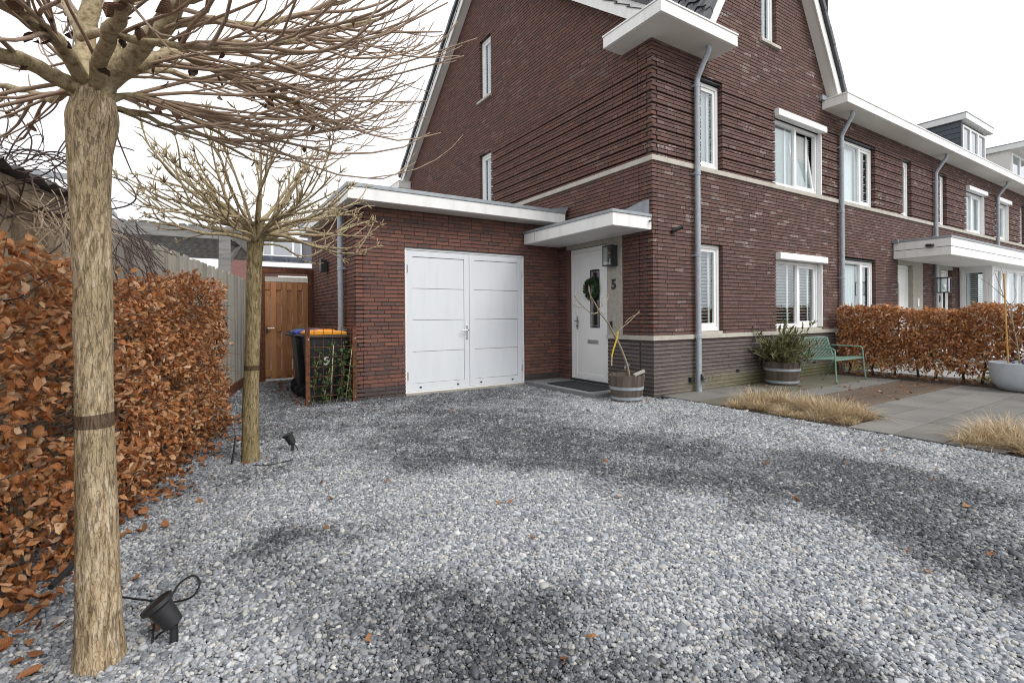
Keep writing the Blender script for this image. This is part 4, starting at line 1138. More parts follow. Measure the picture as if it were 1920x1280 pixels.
# ------------------------------------------------------------------ bins and trellis
def text_mesh(s, size, ext, mat, bold=True):
    cu = bpy.data.curves.new('txt', 'FONT'); cu.body = s; cu.size = size; cu.extrude = ext; cu.align_x = 'CENTER'; cu.align_y = 'CENTER'
    if bold: cu.offset = size*.025
    ob = bpy.data.objects.new('txt', cu); COL.objects.link(ob)
    bpy.context.view_layer.update()
    me = bpy.data.meshes.new_from_object(ob.evaluated_get(bpy.context.evaluated_depsgraph_get()))
    bpy.data.objects.remove(ob)
    me.materials.clear(); me.materials.append(mat)
    return me
M['bin_white'] = pmat('white_sticker', [(.55, .55, .54), (.68, .68, .67)], .6, nscale=30)
def wheelie_bin(loc, lid, label, number=None):
    b = thing('wheelie_bin', loc, label, 'bin', 'wheelie bins beside the garage')
    x, y, _ = loc
    bt, tp = (.21, .19), (.285, .25)
    V = []
    for z, (hx, hy) in ((.07, bt), (.5, (.245, .22)), (.96, tp)):
        V += [(x-hx, y-hy, z), (x+hx, y-hy, z), (x+hx, y+hy, z), (x-hx, y+hy, z)]
    fs = [[0, 3, 2, 1]]+[[i*4+k, i*4+(k+1) % 4, (i+1)*4+(k+1) % 4, (i+1)*4+k] for i in range(2) for k in range(4)]+[[8, 9, 10, 11]]
    MB().add(V, fs).build('body', M['black_plastic'], b, bevel=.02)
    MB().box(x-.31, x+.30, y-.275, y+.275, .945, .985).build('rim', M['black_plastic'], b, bevel=.01)
    L_ = MB()
    L_.prism([(x-.30, y-.265, .987), (x+.28, y-.265, .987), (x+.27, y-.265, 1.035), (x+.10, y-.265, 1.055), (x-.20, y-.265, 1.06), (x-.30, y-.265, 1.03)], (0, .53, 0))
    L_.build('lid', M[lid], b, bevel=.015)
    MB().box(x-.14, x+.12, y-.17, y+.17, 1.055, 1.068).build('lid_panel', M[lid], b, bevel=.008)
    MB().tube([(x-.33, y-.22, .97), (x-.365, y-.2, .985), (x-.365, y+.2, .985), (x-.33, y+.22, .97)], .016, 8).build('handle', M['black_plastic'], b)
    for sy in (-.215, .215):
        w_ = MB().lathe((x-.20, y+sy-.022, .10), [(.055, 0), (.098, .004), (.10, .022), (.098, .04), (.055, .044)], 20, axis=(0, 1, 0)).build('wheel', M['rubber'], b, auto=True)
        MB().lathe((x-.20, y+sy-.026, .10), [(.02, 0), (.05, .002), (.05, .05), (.02, .052)], 12, axis=(0, 1, 0)).build('hub', M['dark_metal'], w_)
    if number:
        me_ = text_mesh(number, .17, .001, M['bin_white'])
        ob = bpy.data.objects.new('number_sticker', me_); ob.matrix_world = Matrix(((1, 0, 0, x-.02), (0, .06, -1, y-.237), (0, 1, .06, .60), (0, 0, 0, 1)))
        COL.objects.link(ob); mw = ob.matrix_world.copy(); ob.parent = b; ob.matrix_parent_inverse = world_inv(b)
M['lid_orange'] = pmat('orange_lid', [(.62, .23, .008), (.72, .29, .012)], .45, nscale=6)
M['lid_blue'] = pmat('blue_lid', [(.012, .03, .19), (.02, .05, .27)], .45, nscale=6)
M['lid_green'] = pmat('green_lid', [(.03, .12, .035), (.05, .17, .06)], .45, nscale=6)
wheelie_bin((-4.16, 2.78, 0), 'lid_orange', 'black wheelie bin with orange lid behind the rusty trellis', '5')
wheelie_bin((-4.22, 3.42, 0), 'lid_blue', 'black wheelie bin with blue lid behind the orange lidded one')
wheelie_bin((-4.12, 4.05, 0), 'lid_green', 'black wheelie bin with green lid, rearmost and nearest the gate')
tre = thing('steel_trellis', (-4.17, 2.28, 0), 'rusty steel mesh trellis screen in front of the wheelie bins', 'trellis')
for x in (-4.49, -3.845):
    po = MB().prism([(x-.028, 2.24, 0), (x+.028, 2.24, 0), (x+.028, 2.248, 0), (x-.020, 2.248, 0), (x-.020, 2.30, 0), (x-.028, 2.30, 0)], (0, 0, 1.115)).build('post', M['rust'], tre)
    for z in (.08, .94):
        MB().lathe((x+.008, 2.24, z), [(.011, 0), (.011, .006)], 8, axis=(0, -1, 0)).build('bolt', M['steel'], po)
for i in range(8):
    MB().tube([(-4.47, 2.262, .13+i*.139), (-3.83, 2.262, .13+i*.139)], .0045, 6).build('bar', M['rust'], tre)
for i in range(5):
    MB().tube([(-4.40+i*.125, 2.272, .05), (-4.40+i*.125, 2.272, 1.11)], .0045, 6).build('bar', M['rust'], tre)

# ------------------------------------------------------------------ leaves (vectorised)
LT = np.array([(0, 0), (.16, -.30), (.16, 0), (.16, .30), (.45, -.5), (.45, 0), (.45, .5), (.76, -.34), (.76, 0), (.76, .34), (1, 0)])
LFACES = np.array([(0, 1, 2), (0, 2, 3), (1, 4, 2), (2, 4, 5), (2, 5, 3), (3, 5, 6), (4, 7, 5), (5, 7, 8), (5, 8, 6), (6, 8, 9), (7, 10, 8), (8, 10, 9)])
def leaf_verts(P, ax, nr, ln, wd, curl, fold, wave=None):
    """N leaves: base points, axis and normal vectors, sizes -> (N,11,3)"""
    ax = ax/np.linalg.norm(ax, axis=1)[:, None]
    nr = nr-ax*(ax*nr).sum(1)[:, None]; nr /= np.linalg.norm(nr, axis=1)[:, None]+1e-9
    sd = np.cross(ax, nr)
    t, w_ = LT[:, 0], LT[:, 1]
    th = curl[:, None]*t[None]
    a = np.where(np.abs(curl[:, None]) > 1e-3, np.sin(th)/np.where(np.abs(curl[:, None]) > 1e-3, curl[:, None], 1), t[None])
    c = np.where(np.abs(curl[:, None]) > 1e-3, (1-np.cos(th))/np.where(np.abs(curl[:, None]) > 1e-3, curl[:, None], 1), 0)
    h = c*ln[:, None]+fold[:, None]*np.abs(w_)[None]*wd[:, None]
    if wave is not None: h += wave*wd[:, None]
    return P[:, None]+ax[:, None]*(a*ln[:, None])[..., None]+sd[:, None]*(w_[None]*wd[:, None]*np.sqrt(np.maximum(.25, 1-.5*fold[:, None]**2)))[..., None]+nr[:, None]*h[..., None]
def unit(v): return v/(np.linalg.norm(v, axis=-1, keepdims=True)+1e-9)
def leaf_mesh(name, V, mat):
    n = len(V)
    Fq = (np.arange(n)*11)[:, None, None]+LFACES[None]
    me = raw_mesh(name, V.reshape(-1, 3), Fq.reshape(-1, 3), mat)
    me.shade_smooth()
    a = me.attributes.new('lt', 'FLOAT_VECTOR', 'POINT'); a.data.foreach_set('vector', np.tile(np.c_[LT, np.zeros(11)], (n, 1)).astype(np.float32).ravel())
    return me
def leaf_material(name, cols, trans=.25, rough=.5, veins=.5):
    m, t, p, out = new_mat(name)
    r = island(t)
    c = ramp(t, r, [(i/(len(cols)-1), k) for i, k in enumerate(cols)])
    c = mixc(t, .4, c, ramp(t, noise(t, wpos(t), 70, 4), [(.3, .6), (.7, 1.0)]), 'MULTIPLY')
    L(t, c, p.inputs['Base Color'])
    p.inputs['Roughness'].default_value = rough
    p.inputs['Specular IOR Level'].default_value = .35
    tr = N(t, 'ShaderNodeBsdfTranslucent'); L(t, c, tr.inputs[0])
    mx = N(t, 'ShaderNodeMixShader'); mx.inputs[0].default_value = trans
    L(t, p.outputs[0], mx.inputs[1]); L(t, tr.outputs[0], mx.inputs[2]); L(t, mx.outputs[0], out.inputs[0])
    at_ = N(t, 'ShaderNodeAttribute', attribute_name='lt'); sx = N(t, 'ShaderNodeSeparateXYZ'); L(t, at_.outputs['Vector'], sx.inputs[0])
    aw = math_n(t, 'ABSOLUTE', sx.outputs[1])
    vein = math_n(t, 'SINE', math_n(t, 'MULTIPLY', math_n(t, 'SUBTRACT', sx.outputs[0], math_n(t, 'MULTIPLY', aw, .55)), 50.0))
    mid = math_n(t, 'LESS_THAN', aw, .03)
    hgt = math_n(t, 'ADD', math_n(t, 'MULTIPLY', vein, veins), math_n(t, 'MULTIPLY', mid, .6))
    c2 = mixc(t, math_n(t, 'MULTIPLY_ADD', vein, .5*veins, .5*veins, clamp=True), c, mixc(t, 1.0, c, (.72, .68, .62), 'MULTIPLY'))
    L(t, c2, p.inputs['Base Color'])
    bump(t, p, math_n(t, 'ADD', hgt, noise(t, wpos(t), 220, 3)), .55, .003)
    return m
M['beech'] = leaf_material('dry_beech_leaf', [(.42, .14, .045), (.62, .26, .09), (.76, .41, .19), (.52, .18, .058), (.84, .58, .37), (.66, .30, .115), (.30, .10, .036), (.80, .48, .25)], .18, .36)
M['litter'] = leaf_material('fallen_leaf', [(.30, .11, .04), (.42, .19, .08), (.22, .08, .03), (.55, .30, .14)], .15)
M['dead'] = leaf_material('withered_leaf', [(.06, .032, .022), (.12, .060, .036), (.20, .10, .055)], .1)
M['green_leaf'] = leaf_material('evergreen_leaf', [(.025, .060, .016), (.055, .11, .03), (.10, .15, .045), (.035, .075, .022)], .2, .4)
M['wreath'] = leaf_material('dark_green_sprig', [(.025, .058, .020), (.045, .090, .032), (.075, .120, .050)], .1, .5)
M['twig'] = pmat('grey_brown_twig', [(.070, .048, .036), (.13, .092, .068)], .8, nscale=30, bstr=.3, bscale=120)
M['stem'] = pmat('dark_hedge_stem', [(.045, .036, .030), (.10, .085, .068)], .85, nscale=30, bstr=.4, bscale=90)

def hedge(name, label, loc, p0, dirv, length, thick, height_fn, n, front, ln=(.038, .070), singles=300, lowgap=0.0, seed=3, stems=18, shell=.6, smin=0.0, twigs=150):
    """beech hedge: stems and twigs inside, curled brown leaves through its volume; p0..dirv is the front foot line, -front the way in"""
    rg = np.random.default_rng(seed)
    t = thing(name, loc, label, 'hedge')
    sm = rg.uniform(smin, length, n)
    hz = rg.uniform(0, 1, n)**(.92)
    H_ = height_fn(sm)
    z = hz*H_+.03
    # depth into the hedge: most leaves near the faces
    dep = np.where(rg.random(n) < shell, np.abs(rg.normal(0, .09, n)), rg.uniform(0, thick, n))
    dep = np.where((rg.random(n) < .18), thick-np.abs(rg.normal(0, .06, n)), dep)
    P2 = np.c_[sm, z]
    bul = .10*(vnoise(P2, 3.1, seed)-.5)+.07*(vnoise(P2, 8.0, seed+1)-.5)
    top = z > H_-.12
    hole = vnoise(P2, 4.0, seed+5)*.6+vnoise(P2, 11, seed+6)*.4
    thr = .37+np.where(sm < 1.2, .05, 0) if lowgap == 0 else .30
    keep = (hole > thr-.06*top) | ((dep > .22) & (hole > thr-.12))
    if lowgap: keep &= (rg.random(n) < np.clip((z-.10)/lowgap, .0, 1)**.8) | (z > lowgap)
    sm, z, dep, bul = sm[keep], z[keep], dep[keep], bul[keep]
    n = len(sm)
    P = np.asarray(p0)[None]+sm[:, None]*dirv[None]-(dep+bul)[:, None]*front[None]+np.c_[np.zeros(n), np.zeros(n), z]
    out = np.where(dep[:, None] < thick*.6, front[None], -front[None])
    ax = unit(out*rg.uniform(.1, .9, n)[:, None]+rg.normal(0, .65, (n, 3))+np.c_[np.zeros(n), np.zeros(n), rg.uniform(-.75, .25, n)])
    nr = unit(out*.5+np.array([0, 0, .6])+rg.normal(0, .75, (n, 3)))
    l_ = rg.uniform(*ln, n)
    V = leaf_verts(P, ax, nr, l_, l_*rg.uniform(.42, .66, n), rg.normal(-.3, 1.35, n), np.abs(rg.normal(.45, .5, n))*np.where(rg.random(n) < .75, 1, -1), rg.normal(0, .13, (n, 11)))
    pr = np.array([project(q) for q in P])
    score = np.where((pr[:, 2] > .3) & (pr[:, 0] > 5) & (pr[:, 0] < 1915) & (pr[:, 1] > 5) & (pr[:, 1] < 1275) & (dep+bul < .06), l_/np.maximum(pr[:, 2], .3), -1)
    idx = np.argsort(-score)[:singles]
    idx = idx[score[idx] > 0]
    rest = np.ones(n, bool); rest[idx] = False
    for i in range(stems):
        s_ = smin+(length-smin)*(i+rg.uniform(.2, .8))/stems
        b = np.asarray(p0)+dirv*s_-front*thick*rg.uniform(.4, .6)
        hh = float(height_fn(np.array([s_]))[0])
        pts = [b+np.array([rg.normal(0, .012+.05*q), rg.normal(0, .012+.05*q), hh*q*.93]) for q in (0, .12, .25, .45, .7, 1)]
        MB().tube(pts, [.024, .020, .018, .014, .009, .004], 7).build('stem', M['stem'], t, smooth=True)
    tw = MB()
    for i in range(twigs):
        s_ = rg.uniform(smin, length); hh = float(height_fn(np.array([s_]))[0])
        b = np.asarray(p0)+dirv*s_-front*thick*rg.uniform(.3, .7)+np.array([0, 0, rg.uniform(.08, .9)*hh])
        d = unit(front*rg.normal(.5, .7)+dirv*rg.normal(0, .7)+np.array([0, 0, rg.uniform(-.1, .9)]))
        L_ = rg.uniform(.2, .45)
        pts = [b]
        for q in range(4):
            d = unit(d+rg.normal(0, .22, 3)); pts.append(pts[-1]+d*L_/4)
        if pts[-1][2] > hh+.16: continue
        tw.tube(pts, [.005, .0042, .0034, .0026, .0016], 5, cap=False)
    tw.build('twigs', M['twig'], t, smooth=True, recalc=False, kind='stuff')
    fol = link('foliage', leaf_mesh('foliage', V[rest], M['beech']), t, kind='stuff')
    for i in idx:
        v = V[i]; c = v[0]
        ob = link('leaf', leaf_mesh('leaf', (v-c)[None], M['beech']), t, loc=tuple(c))
    return t
HP0 = np.array([-6.45, -2.39, 0.0])
def hl(s): return 1.49+.035*s+.05*np.sin(s*2.3+.5)+.035*np.sin(s*7.1)-np.clip(s-3.7, 0, 1)*.10
hedge('beech_hedge', 'tall beech hedge with dry rust brown leaves along the board fence', (-6.2, -1.0, 0), HP0, FD, 4.30, .50, hl, 25000, FN, seed=4, stems=22, smin=-1.3, twigs=620)
RD = unit(np.array([.05, -1.0, 0])); RF = np.array([-RD[1]*-1.0, 0, 0])
RF = np.array([-1.0, -.05, 0]); RF /= np.linalg.norm(RF)
def hr(s): return 1.33+.05*np.sin(s*3.1)+.03*np.sin(s*9.3)
hedge('beech_hedge', 'low clipped beech hedge behind the green bench, gaps showing near its foot', (5.6, -1.8, 0), np.array([5.30, -.12, 0]), RD, 5.4, .60, hr, 36000, RF, seed=9, stems=16, lowgap=.50, ln=(.052, .082), twigs=300)

# ------------------------------------------------------------------ trees
def bark_mat(name, cols, strap=None, vs=5.0):
    m, t, p, out = new_mat(name)
    v = wpos(t, (1, 1, .24))
    big = noise(t, wpos(t), 5, 3)
    fine = noise(t, v, 55, 7, .65)
    vo = N(t, 'ShaderNodeTexVoronoi', feature='DISTANCE_TO_EDGE'); vo.inputs['Scale'].default_value = 95
    dn = N(t, 'ShaderNodeVectorMath', operation='ADD'); nz = N(t, 'ShaderNodeTexNoise'); nz.inputs['Scale'].default_value = 30
    L(t, v, nz.inputs['Vector']); sc = N(t, 'ShaderNodeVectorMath', operation='SCALE'); sc.inputs['Scale'].default_value = .03
    L(t, nz.outputs['Color'], sc.inputs[0]); L(t, v, dn.inputs[0]); L(t, sc.outputs[0], dn.inputs[1]); L(t, dn.outputs[0], vo.inputs['Vector'])
    cn = noise(t, wpos(t, (1, 1, .17)), 105, 4, .6, .6)
    crack = math_n(t, 'MULTIPLY', ramp(t, cn, [(.36, 0.0), (.47, 1.0)]), ramp(t, vo.outputs['Distance'], [(.0, .55), (.05, 1.0)]))
    c = ramp(t, fine, [(.30, cols[0]), (.48, cols[1]), (.62, cols[2])])
    c = mixc(t, ramp(t, big, [(.40, 0.0), (.66, .75)]), c, cols[3], 'MIX')
    c = mixc(t, .9, c, ramp(t, crack, [(0, .40), (1, 1.0)]), 'MULTIPLY')
    if strap:
        sx = N(t, 'ShaderNodeSeparateXYZ'); L(t, wpos(t), sx.inputs[0])
        zz = math_n(t, 'ADD', sx.outputs[2], math_n(t, 'MULTIPLY', big, .012))
        inn = math_n(t, 'MULTIPLY', math_n(t, 'GREATER_THAN', zz, strap[0]), math_n(t, 'LESS_THAN', zz, strap[1]))
        c = mixc(t, math_n(t, 'MULTIPLY', inn, .8), c, (.060, .034, .024))
    L(t, c, p.inputs['Base Color'])
    p.inputs['Roughness'].default_value = .9
    p.inputs['Specular IOR Level'].default_value = .15
    h = math_n(t, 'ADD', math_n(t, 'MULTIPLY', fine, .6), math_n(t, 'MULTIPLY', crack, .7))
    bump(t, p, h, .8, .008)
    return m
M['bark'] = bark_mat('tan_bark', [(.24, .165, .095), (.42, .315, .195), (.60, .49, .35), (.36, .275, .165)], strap=(.865, .915))
M['bark2'] = bark_mat('olive_bark', [(.13, .095, .048), (.26, .200, .100), (.40, .32, .20), (.25, .20, .095)], strap=(.80, .845))
M['branch'] = pmat('olive_branch_bark', [(.13, .090, .048), (.27, .205, .115), (.40, .325, .205), (.24, .21, .10)], .85, nscale=45, detail=7, bstr=.7, bscale=120, bdist=.006)
M['whip'] = pmat('brown_young_shoot', [(.22, .145, .095), (.38, .275, .195)], .6, nscale=20)
def trunk(parent, pts, rad, mat, name='trunk', n=64, m=150, amp=.0035, seed=1):
    """tapered trunk with ridged bark relief"""
    pts = np.asarray(pts, float); rad = np.asarray(rad, float)
    q = np.linspace(0, len(pts)-1, m)
    C_ = np.stack([np.interp(q, range(len(pts)), pts[:, k]) for k in range(3)], 1)
    R_ = np.interp(q, range(len(pts)), rad)
    for _ in range(6):
        R_[1:-1] = (R_[:-2]+R_[1:-1]+R_[2:])/3
        C_[1:-1] = (C_[:-2]+C_[1:-1]+C_[2:])/3
    a = np.arange(n)*2*math.pi/n
    G = np.stack(np.meshgrid(a, C_[:, 2]), -1).reshape(-1, 2)
    r_ = vnoise(np.c_[np.cos(G[:, 0])*3+G[:, 1]*.0+7, np.sin(G[:, 0])*3+9], 1.6, seed)*0
    ridg = vnoise(np.c_[G[:, 0]*9/1.0, G[:, 1]*16], 1.0, seed)+.6*vnoise(np.c_[G[:, 0]*17, G[:, 1]*34], 1.0, seed+3)
    seam = np.minimum(G[:, 0], 2*math.pi-G[:, 0]); ridg = ridg*np.clip(seam/.3, 0, 1)+.8*(1-np.clip(seam/.3, 0, 1))
    lump = .05*np.sin(G[:, 0]*2+G[:, 1]*5)+.03*np.sin(G[:, 0]*3-G[:, 1]*9)
    R2 = np.repeat(R_, n)*(1+lump*.5)+amp*(ridg-.8)*1.6
    V = np.repeat(C_, n, 0)+np.c_[np.cos(G[:, 0])*R2, np.sin(G[:, 0])*R2, np.zeros(len(G))]
    i, k = np.meshgrid(np.arange(m-1), np.arange(n), indexing='ij')
    Fq = np.stack([i*n+k, i*n+(k+1) % n, (i+1)*n+(k+1) % n, (i+1)*n+k], -1).reshape(-1, 4)
    me = raw_mesh(name, V, Fq, mat); me.shade_smooth()
    return link(name, me, parent)
def smooth_path(pts, m=12):
    pts = np.asarray(pts, float); k = len(pts)
    t = np.linspace(0, k-1, m); out = []
    for x in t:
        i = min(int(x), k-2); f = x-i
        p0, p1, p2, p3 = pts[max(i-1, 0)], pts[i], pts[i+1], pts[min(i+2, k-1)]
        out.append(.5*((2*p1)+(-p0+p2)*f+(2*p0-5*p1+4*p2-p3)*f*f+(-p0+3*p1-3*p2+p3)*f**3))
    return np.array(out)
T1 = np.array([-6.085, -2.80, 0]); D1 = float((T1-CAM)@CF)
tree1 = thing('bare_tree', tuple(T1), 'near bare tree with thick tan trunk and dense spreading crown, left foreground', 'tree', 'pruned bare trees along the drive')
trunk(tree1, [T1+np.array(v) for v in ((0, 0, -.03), (0, 0, .12), (-.005, 0, .5), (-.01, .0, 1.0), (-.012, .0, 1.5), (-.018, .01, 1.70), (-.02, .015, 1.86), (-.012, .012, 1.98), (-.005, .005, 2.07), (-.005, .005, 2.13))], [.082, .066, .061, .0565, .0555, .057, .066, .080, .062, .004], M['bark'])
# limbs: pixel path with a depth offset (m) for each point, and thickness at both ends
LIMBS = [
 ([(165,185,0),(110,150,-.10),(55,118,-.2),(-20,95,-.35),(-120,60,-.5)], .040, .020),
 ([(160,175,0),(125,95,-.15),(70,45,-.3),(0,5,-.4),(-60,-60,-.5)], .034, .018),
 ([(168,165,.02),(160,80,.05),(172,10,.05),(178,-90,.0)], .050, .030),
 ([(185,160,.03),(210,80,.1),(228,0,.2),(240,-90,.3)], .040, .025),
 ([(190,170,.0),(240,112,-.03),(300,52,-.1),(345,-5,-.15),(380,-70,-.2)], .050, .028),
 ([(205,165,.03),(275,122,.05),(330,100,.10),(400,130,.2),(480,168,.32),(560,196,.4),(640,236,.5)], .032, .008),
 ([(195,205,.03),(255,215,.10),(330,240,.2),(400,262,.35),(470,300,.5)], .016, .006),
 ([(205,190,.02),(262,182,.06),(315,196,.12),(360,225,.2),(430,262,.3)], .018, .006),
 ([(150,70,-.12),(200,64,-.2),(285,80,-.25),(360,86,-.3),(440,92,-.3),(560,70,-.25)], .018, .007),
 ([(300,55,-.1),(390,38,-.1),(470,48,-.05),(560,28,.05),(660,-5,.1)], .020, .008),
 ([(330,100,.1),(420,80,.15),(520,88,.2),(620,60,.3),(720,30,.35)], .016, .006),
 ([(140,175,.0),(90,185,.15),(30,165,.3),(-40,160,.45)], .022, .012),
 ([(170,150,.05),(150,60,.25),(120,0,.45),(100,-70,.6)], .034, .018),
 ([(185,150,-.04),(205,70,-.25),(240,0,-.4),(260,-70,-.55)], .034, .018),
 ([(215,150,.04),(290,130,.2),(380,150,.45),(470,150,.6),(580,175,.75)], .022, .008),
 ([(345,0,-.15),(430,-20,-.2),(520,-25,-.15),(640,-60,-.1)], .018, .008),
]
rg = np.random.default_rng(21)
wh = MB(); nodes = []
for path, r0, r1 in LIMBS:
    px_ = [at(x, y, D1+d) for x, y, d in path]
    if abs(path[0][0]-175) < 45 and path[0][1] > 140: px_ = [T1+np.array([-.012, .012, 1.90])]+px_
    pts = smooth_path(px_, 16)
    pts[1:] += rg.normal(0, .004, (15, 3))
    rr = np.linspace(r0, r1, 16)
    rr = rr*.84
    MB().tube(pts, rr, 10).build('limb', M['branch'], tree1, smooth=True)
    for i in range(4, 16): nodes.append((pts[i], unit(pts[i]-pts[i-2]), rr[i]))
def whip(mb, b, d, L_, r, rg, up=.05, side=0, n=7, jit=.10):
    pts = [b]; dd = d.copy()
    for q in range(n):
        dd = unit(dd+rg.normal(0, jit, 3)+np.array([0, 0, up*(q/n-.25)])); pts.append(pts[-1]+dd*L_/n)
    mb.tube(np.array(pts), np.linspace(r, max(.0016, r*.35), n+1), 5, cap=False)
    for k in range(side):
        j = rg.integers(1, n)
        e = unit((pts[j]-pts[j-1])*3+unit(rg.normal(0, 1, 3))*.12)
        l2 = L_*rg.uniform(.2, .5)
        p2 = [pts[j]]
        for q in range(4):
            e = unit(e+rg.normal(0, jit, 3)+np.array([0, 0, up*.6])); p2.append(p2[-1]+e*l2/4)
        mb.tube(np.array(p2), np.linspace(r*.55, .0014, 5), 4, cap=False)
    return pts
ctr = at(170, 120, D1)
tips = []
for i in range(215):
    b, d, r = nodes[rg.integers(len(nodes))]
    outv = b-ctr; outv[2] *= .25
    o_ = unit(outv) if np.linalg.norm(outv) > .05 else unit(rg.normal(0, 1, 3))
    dd = unit(d*.5+o_*.9+rg.normal(0, .33, 3)+np.array([0, 0, rg.uniform(-.20, .30)]))
    if (b-CAM)@CF+dd@CF*.6 < .75: continue
    LN_ = rg.uniform(.45, 1.15)
    tq = project(b+dd*LN_)
    if tq[0] > 890 or (tq[1] > 320 and tq[0] > 330): continue
    ps = whip(wh, b, dd, LN_, rg.uniform(.0042, .0085), rg, up=.5, side=int(rg.integers(0, 4)), jit=.06)
    tips.append(ps)
# the long shoots that reach out in front of the gable
for (x0_, y0_, x1_, y1_, x2_, y2_, dz) in ((430,90,640,150,895,72,.3),(470,120,690,150,870,105,.35),(520,60,700,70,840,5,.2),(500,200,640,238,760,150,.4),(560,196,640,240,720,212,.45),(420,130,600,115,800,20,.3),(480,168,600,150,830,-5,.4),(440,92,600,95,760,40,.1),(400,130,560,205,700,130,.3),(430,262,560,255,690,235,.4),(380,150,560,120,740,95,.5),(470,150,640,190,800,190,.7),(330,240,480,215,640,160,.2),(560,28,700,60,830,60,.2)):
    pts = smooth_path([at(x0_, y0_, D1+dz*.6), at((x0_+x1_)/2, (y0_+y1_)/2+6, D1+dz*.8), at(x1_, y1_, D1+dz), at(x2_, y2_, D1+dz*1.2)], 14)
    wh.tube(pts, np.linspace(.0085, .0026, 14), 6, cap=False)
    for k in range(4):
        j = rg.integers(3, 12); whip(wh, pts[j], unit(unit(pts[j+1]-pts[j])+rg.normal(0, .35, 3)), rg.uniform(.12, .35), .003, rg, up=.1)
wh.build('twigs', M['whip'], tree1, smooth=True, recalc=False, kind='stuff')
nd = 110
P = np.array([tips[rg.integers(len(tips))][rg.integers(0, 4)] for _ in range(nd)])+rg.normal(0, .012, (nd, 3))
l_ = rg.uniform(.03, .06, nd)
V = leaf_verts(P, unit(np.c_[rg.normal(0, .5, (nd, 2)), -np.ones(nd)]), unit(rg.normal(0, 1, (nd, 3))), l_, l_*.6, rg.normal(0, 1.6, nd), rg.normal(.3, .5, nd), rg.normal(0, .12, (nd, 11)))
link('withered_leaves', leaf_mesh('withered_leaves', V, M['dead']), tree1, kind='stuff')

T2 = np.array([-5.40, -.28, 0])
tree2 = thing('bare_tree', tuple(T2), 'farther bare tree with olive trunk and knobbly upswept branches, beyond the hedge front', 'tree', 'pruned bare trees along the drive')
trunk(tree2, [T2+np.array(v) for v in ((0, 0, -.03), (0, 0, .1), (.0, 0, .5), (.02, -.01, 1.0), (.035, -.02, 1.5), (.04, -.02, 1.8), (.05, -.025, 1.98), (.05, -.025, 2.08))], [.080, .068, .063, .058, .057, .060, .070, .052], M['bark2'], n=48, m=110, seed=8)
hub = T2+np.array([.05, -.025, 2.0])
sp_ = MB()
rg = np.random.default_rng(5)
def knob(p, d, rg):
    for k in range(int(rg.integers(4, 8))):
        e = unit(d*.8+unit(rg.normal(0, 1, 3))*.75)
        L_ = rg.uniform(.025, .075)
        sp_.tube(np.array([p, p+e*L_*.6, p+e*L_+np.array([0, 0, .006])]), [.0046, .0040, .0028], 5)
NL = 50
for i in range(NL):
    az = i*2.39996+rg.normal(0, .15)
    q = (i+.5)/NL
    el = math.radians(-4+72*q**1.25)+rg.normal(0, .05)
    L_ = (1.06-.12*q)*rg.uniform(.86, 1.08)
    d = np.array([math.cos(az)*math.cos(el), math.sin(az)*math.cos(el), math.sin(el)])
    b = hub+np.array([math.cos(az)*.04, math.sin(az)*.04, rg.uniform(-.12, .08)])
    pts = [b]; dd = unit(d+np.array([0, 0, .25-.3*q]))
    for k in range(7):
        dd = unit(dd+rg.normal(0, .10, 3)+np.array([0, 0, -.09 if k < 3 else .10])*(1-.6*q)); pts.append(pts[-1]+dd*L_/7)
    P_ = smooth_path(pts, 14)
    tp_x = project(P_[-1])[0]
    if tp_x > 700 or tp_x < 243: P_ = P_[:1]+(P_-P_[:1])*(.80 if tp_x < 740 else .66)
    r0 = rg.uniform(.0095, .019)
    MB().tube(P_, np.linspace(r0, .0052, 14), 8).build('limb', M['branch'], tree2, smooth=True)
    knob(P_[-1], dd, rg)
    for k in range(int(rg.integers(3, 6))):
        j = int(rg.integers(4, 13))
        e = unit(unit(P_[j]-P_[j-1])+rg.normal(0, .35, 3)+np.array([0, 0, .22]))
        l2 = rg.uniform(.14, .5)*(1-.3*j/14)
        p2 = [P_[j]]
        for m_ in range(4):
            e = unit(e+rg.normal(0, .12, 3)+np.array([0, 0, .06])); p2.append(p2[-1]+e*l2/4)
        sp_.tube(smooth_path(p2, 8), np.linspace(.0068, .0042, 8), 6, cap=True)
        knob(p2[-1], e, rg)
    for k in range(5):
        j = int(rg.integers(5, 14)); e = unit(rg.normal(0, 1, 3)+np.array([0, 0, .5])); sp_.tube(np.array([P_[j], P_[j]+e*rg.uniform(.02, .06)]), [.0042, .003], 4)
sp_.build('spurs', M['branch'], tree2, smooth=True, recalc=False, kind='stuff')

# ------------------------------------------------------------------ bare climbing stems over the shed
M['vine'] = pmat('dark_vine', [(.055, .036, .034), (.10, .068, .062)], .75, nscale=20)
M['straw'] = pmat('straw_stem', [(.36, .27, .18), (.52, .42, .30)], .75, nscale=20)
vine = thing('bare_climber', tuple(F0+np.array([0, 0, 0])), 'tangle of bare vine stems over the shed roof at far left', 'climber')
rg = np.random.default_rng(77)
va, vb = MB(), MB()
for i in range(75):
    x, y, d = rg.uniform(-60, 110), rg.uniform(270, 420), rg.uniform(2.55, 3.15)
    p = at(x, y, d); dd = unit(CR*rg.normal(.5, .7)+CU*rg.normal(.3, .6)+FN*rg.normal(.1, .3))
    cv = unit(rg.normal(0, 1, 3))*rg.uniform(.05, .3)
    pts = [p]
    for k in range(10):
        dd = unit(dd+np.cross(dd, cv)*1.2+rg.normal(0, .09, 3)+np.array([0, 0, -.06])); pts.append(pts[-1]+dd*rg.uniform(.03, .06))
    va.tube(smooth_path(pts, 18), rg.uniform(.0022, .0042), 5, cap=False)
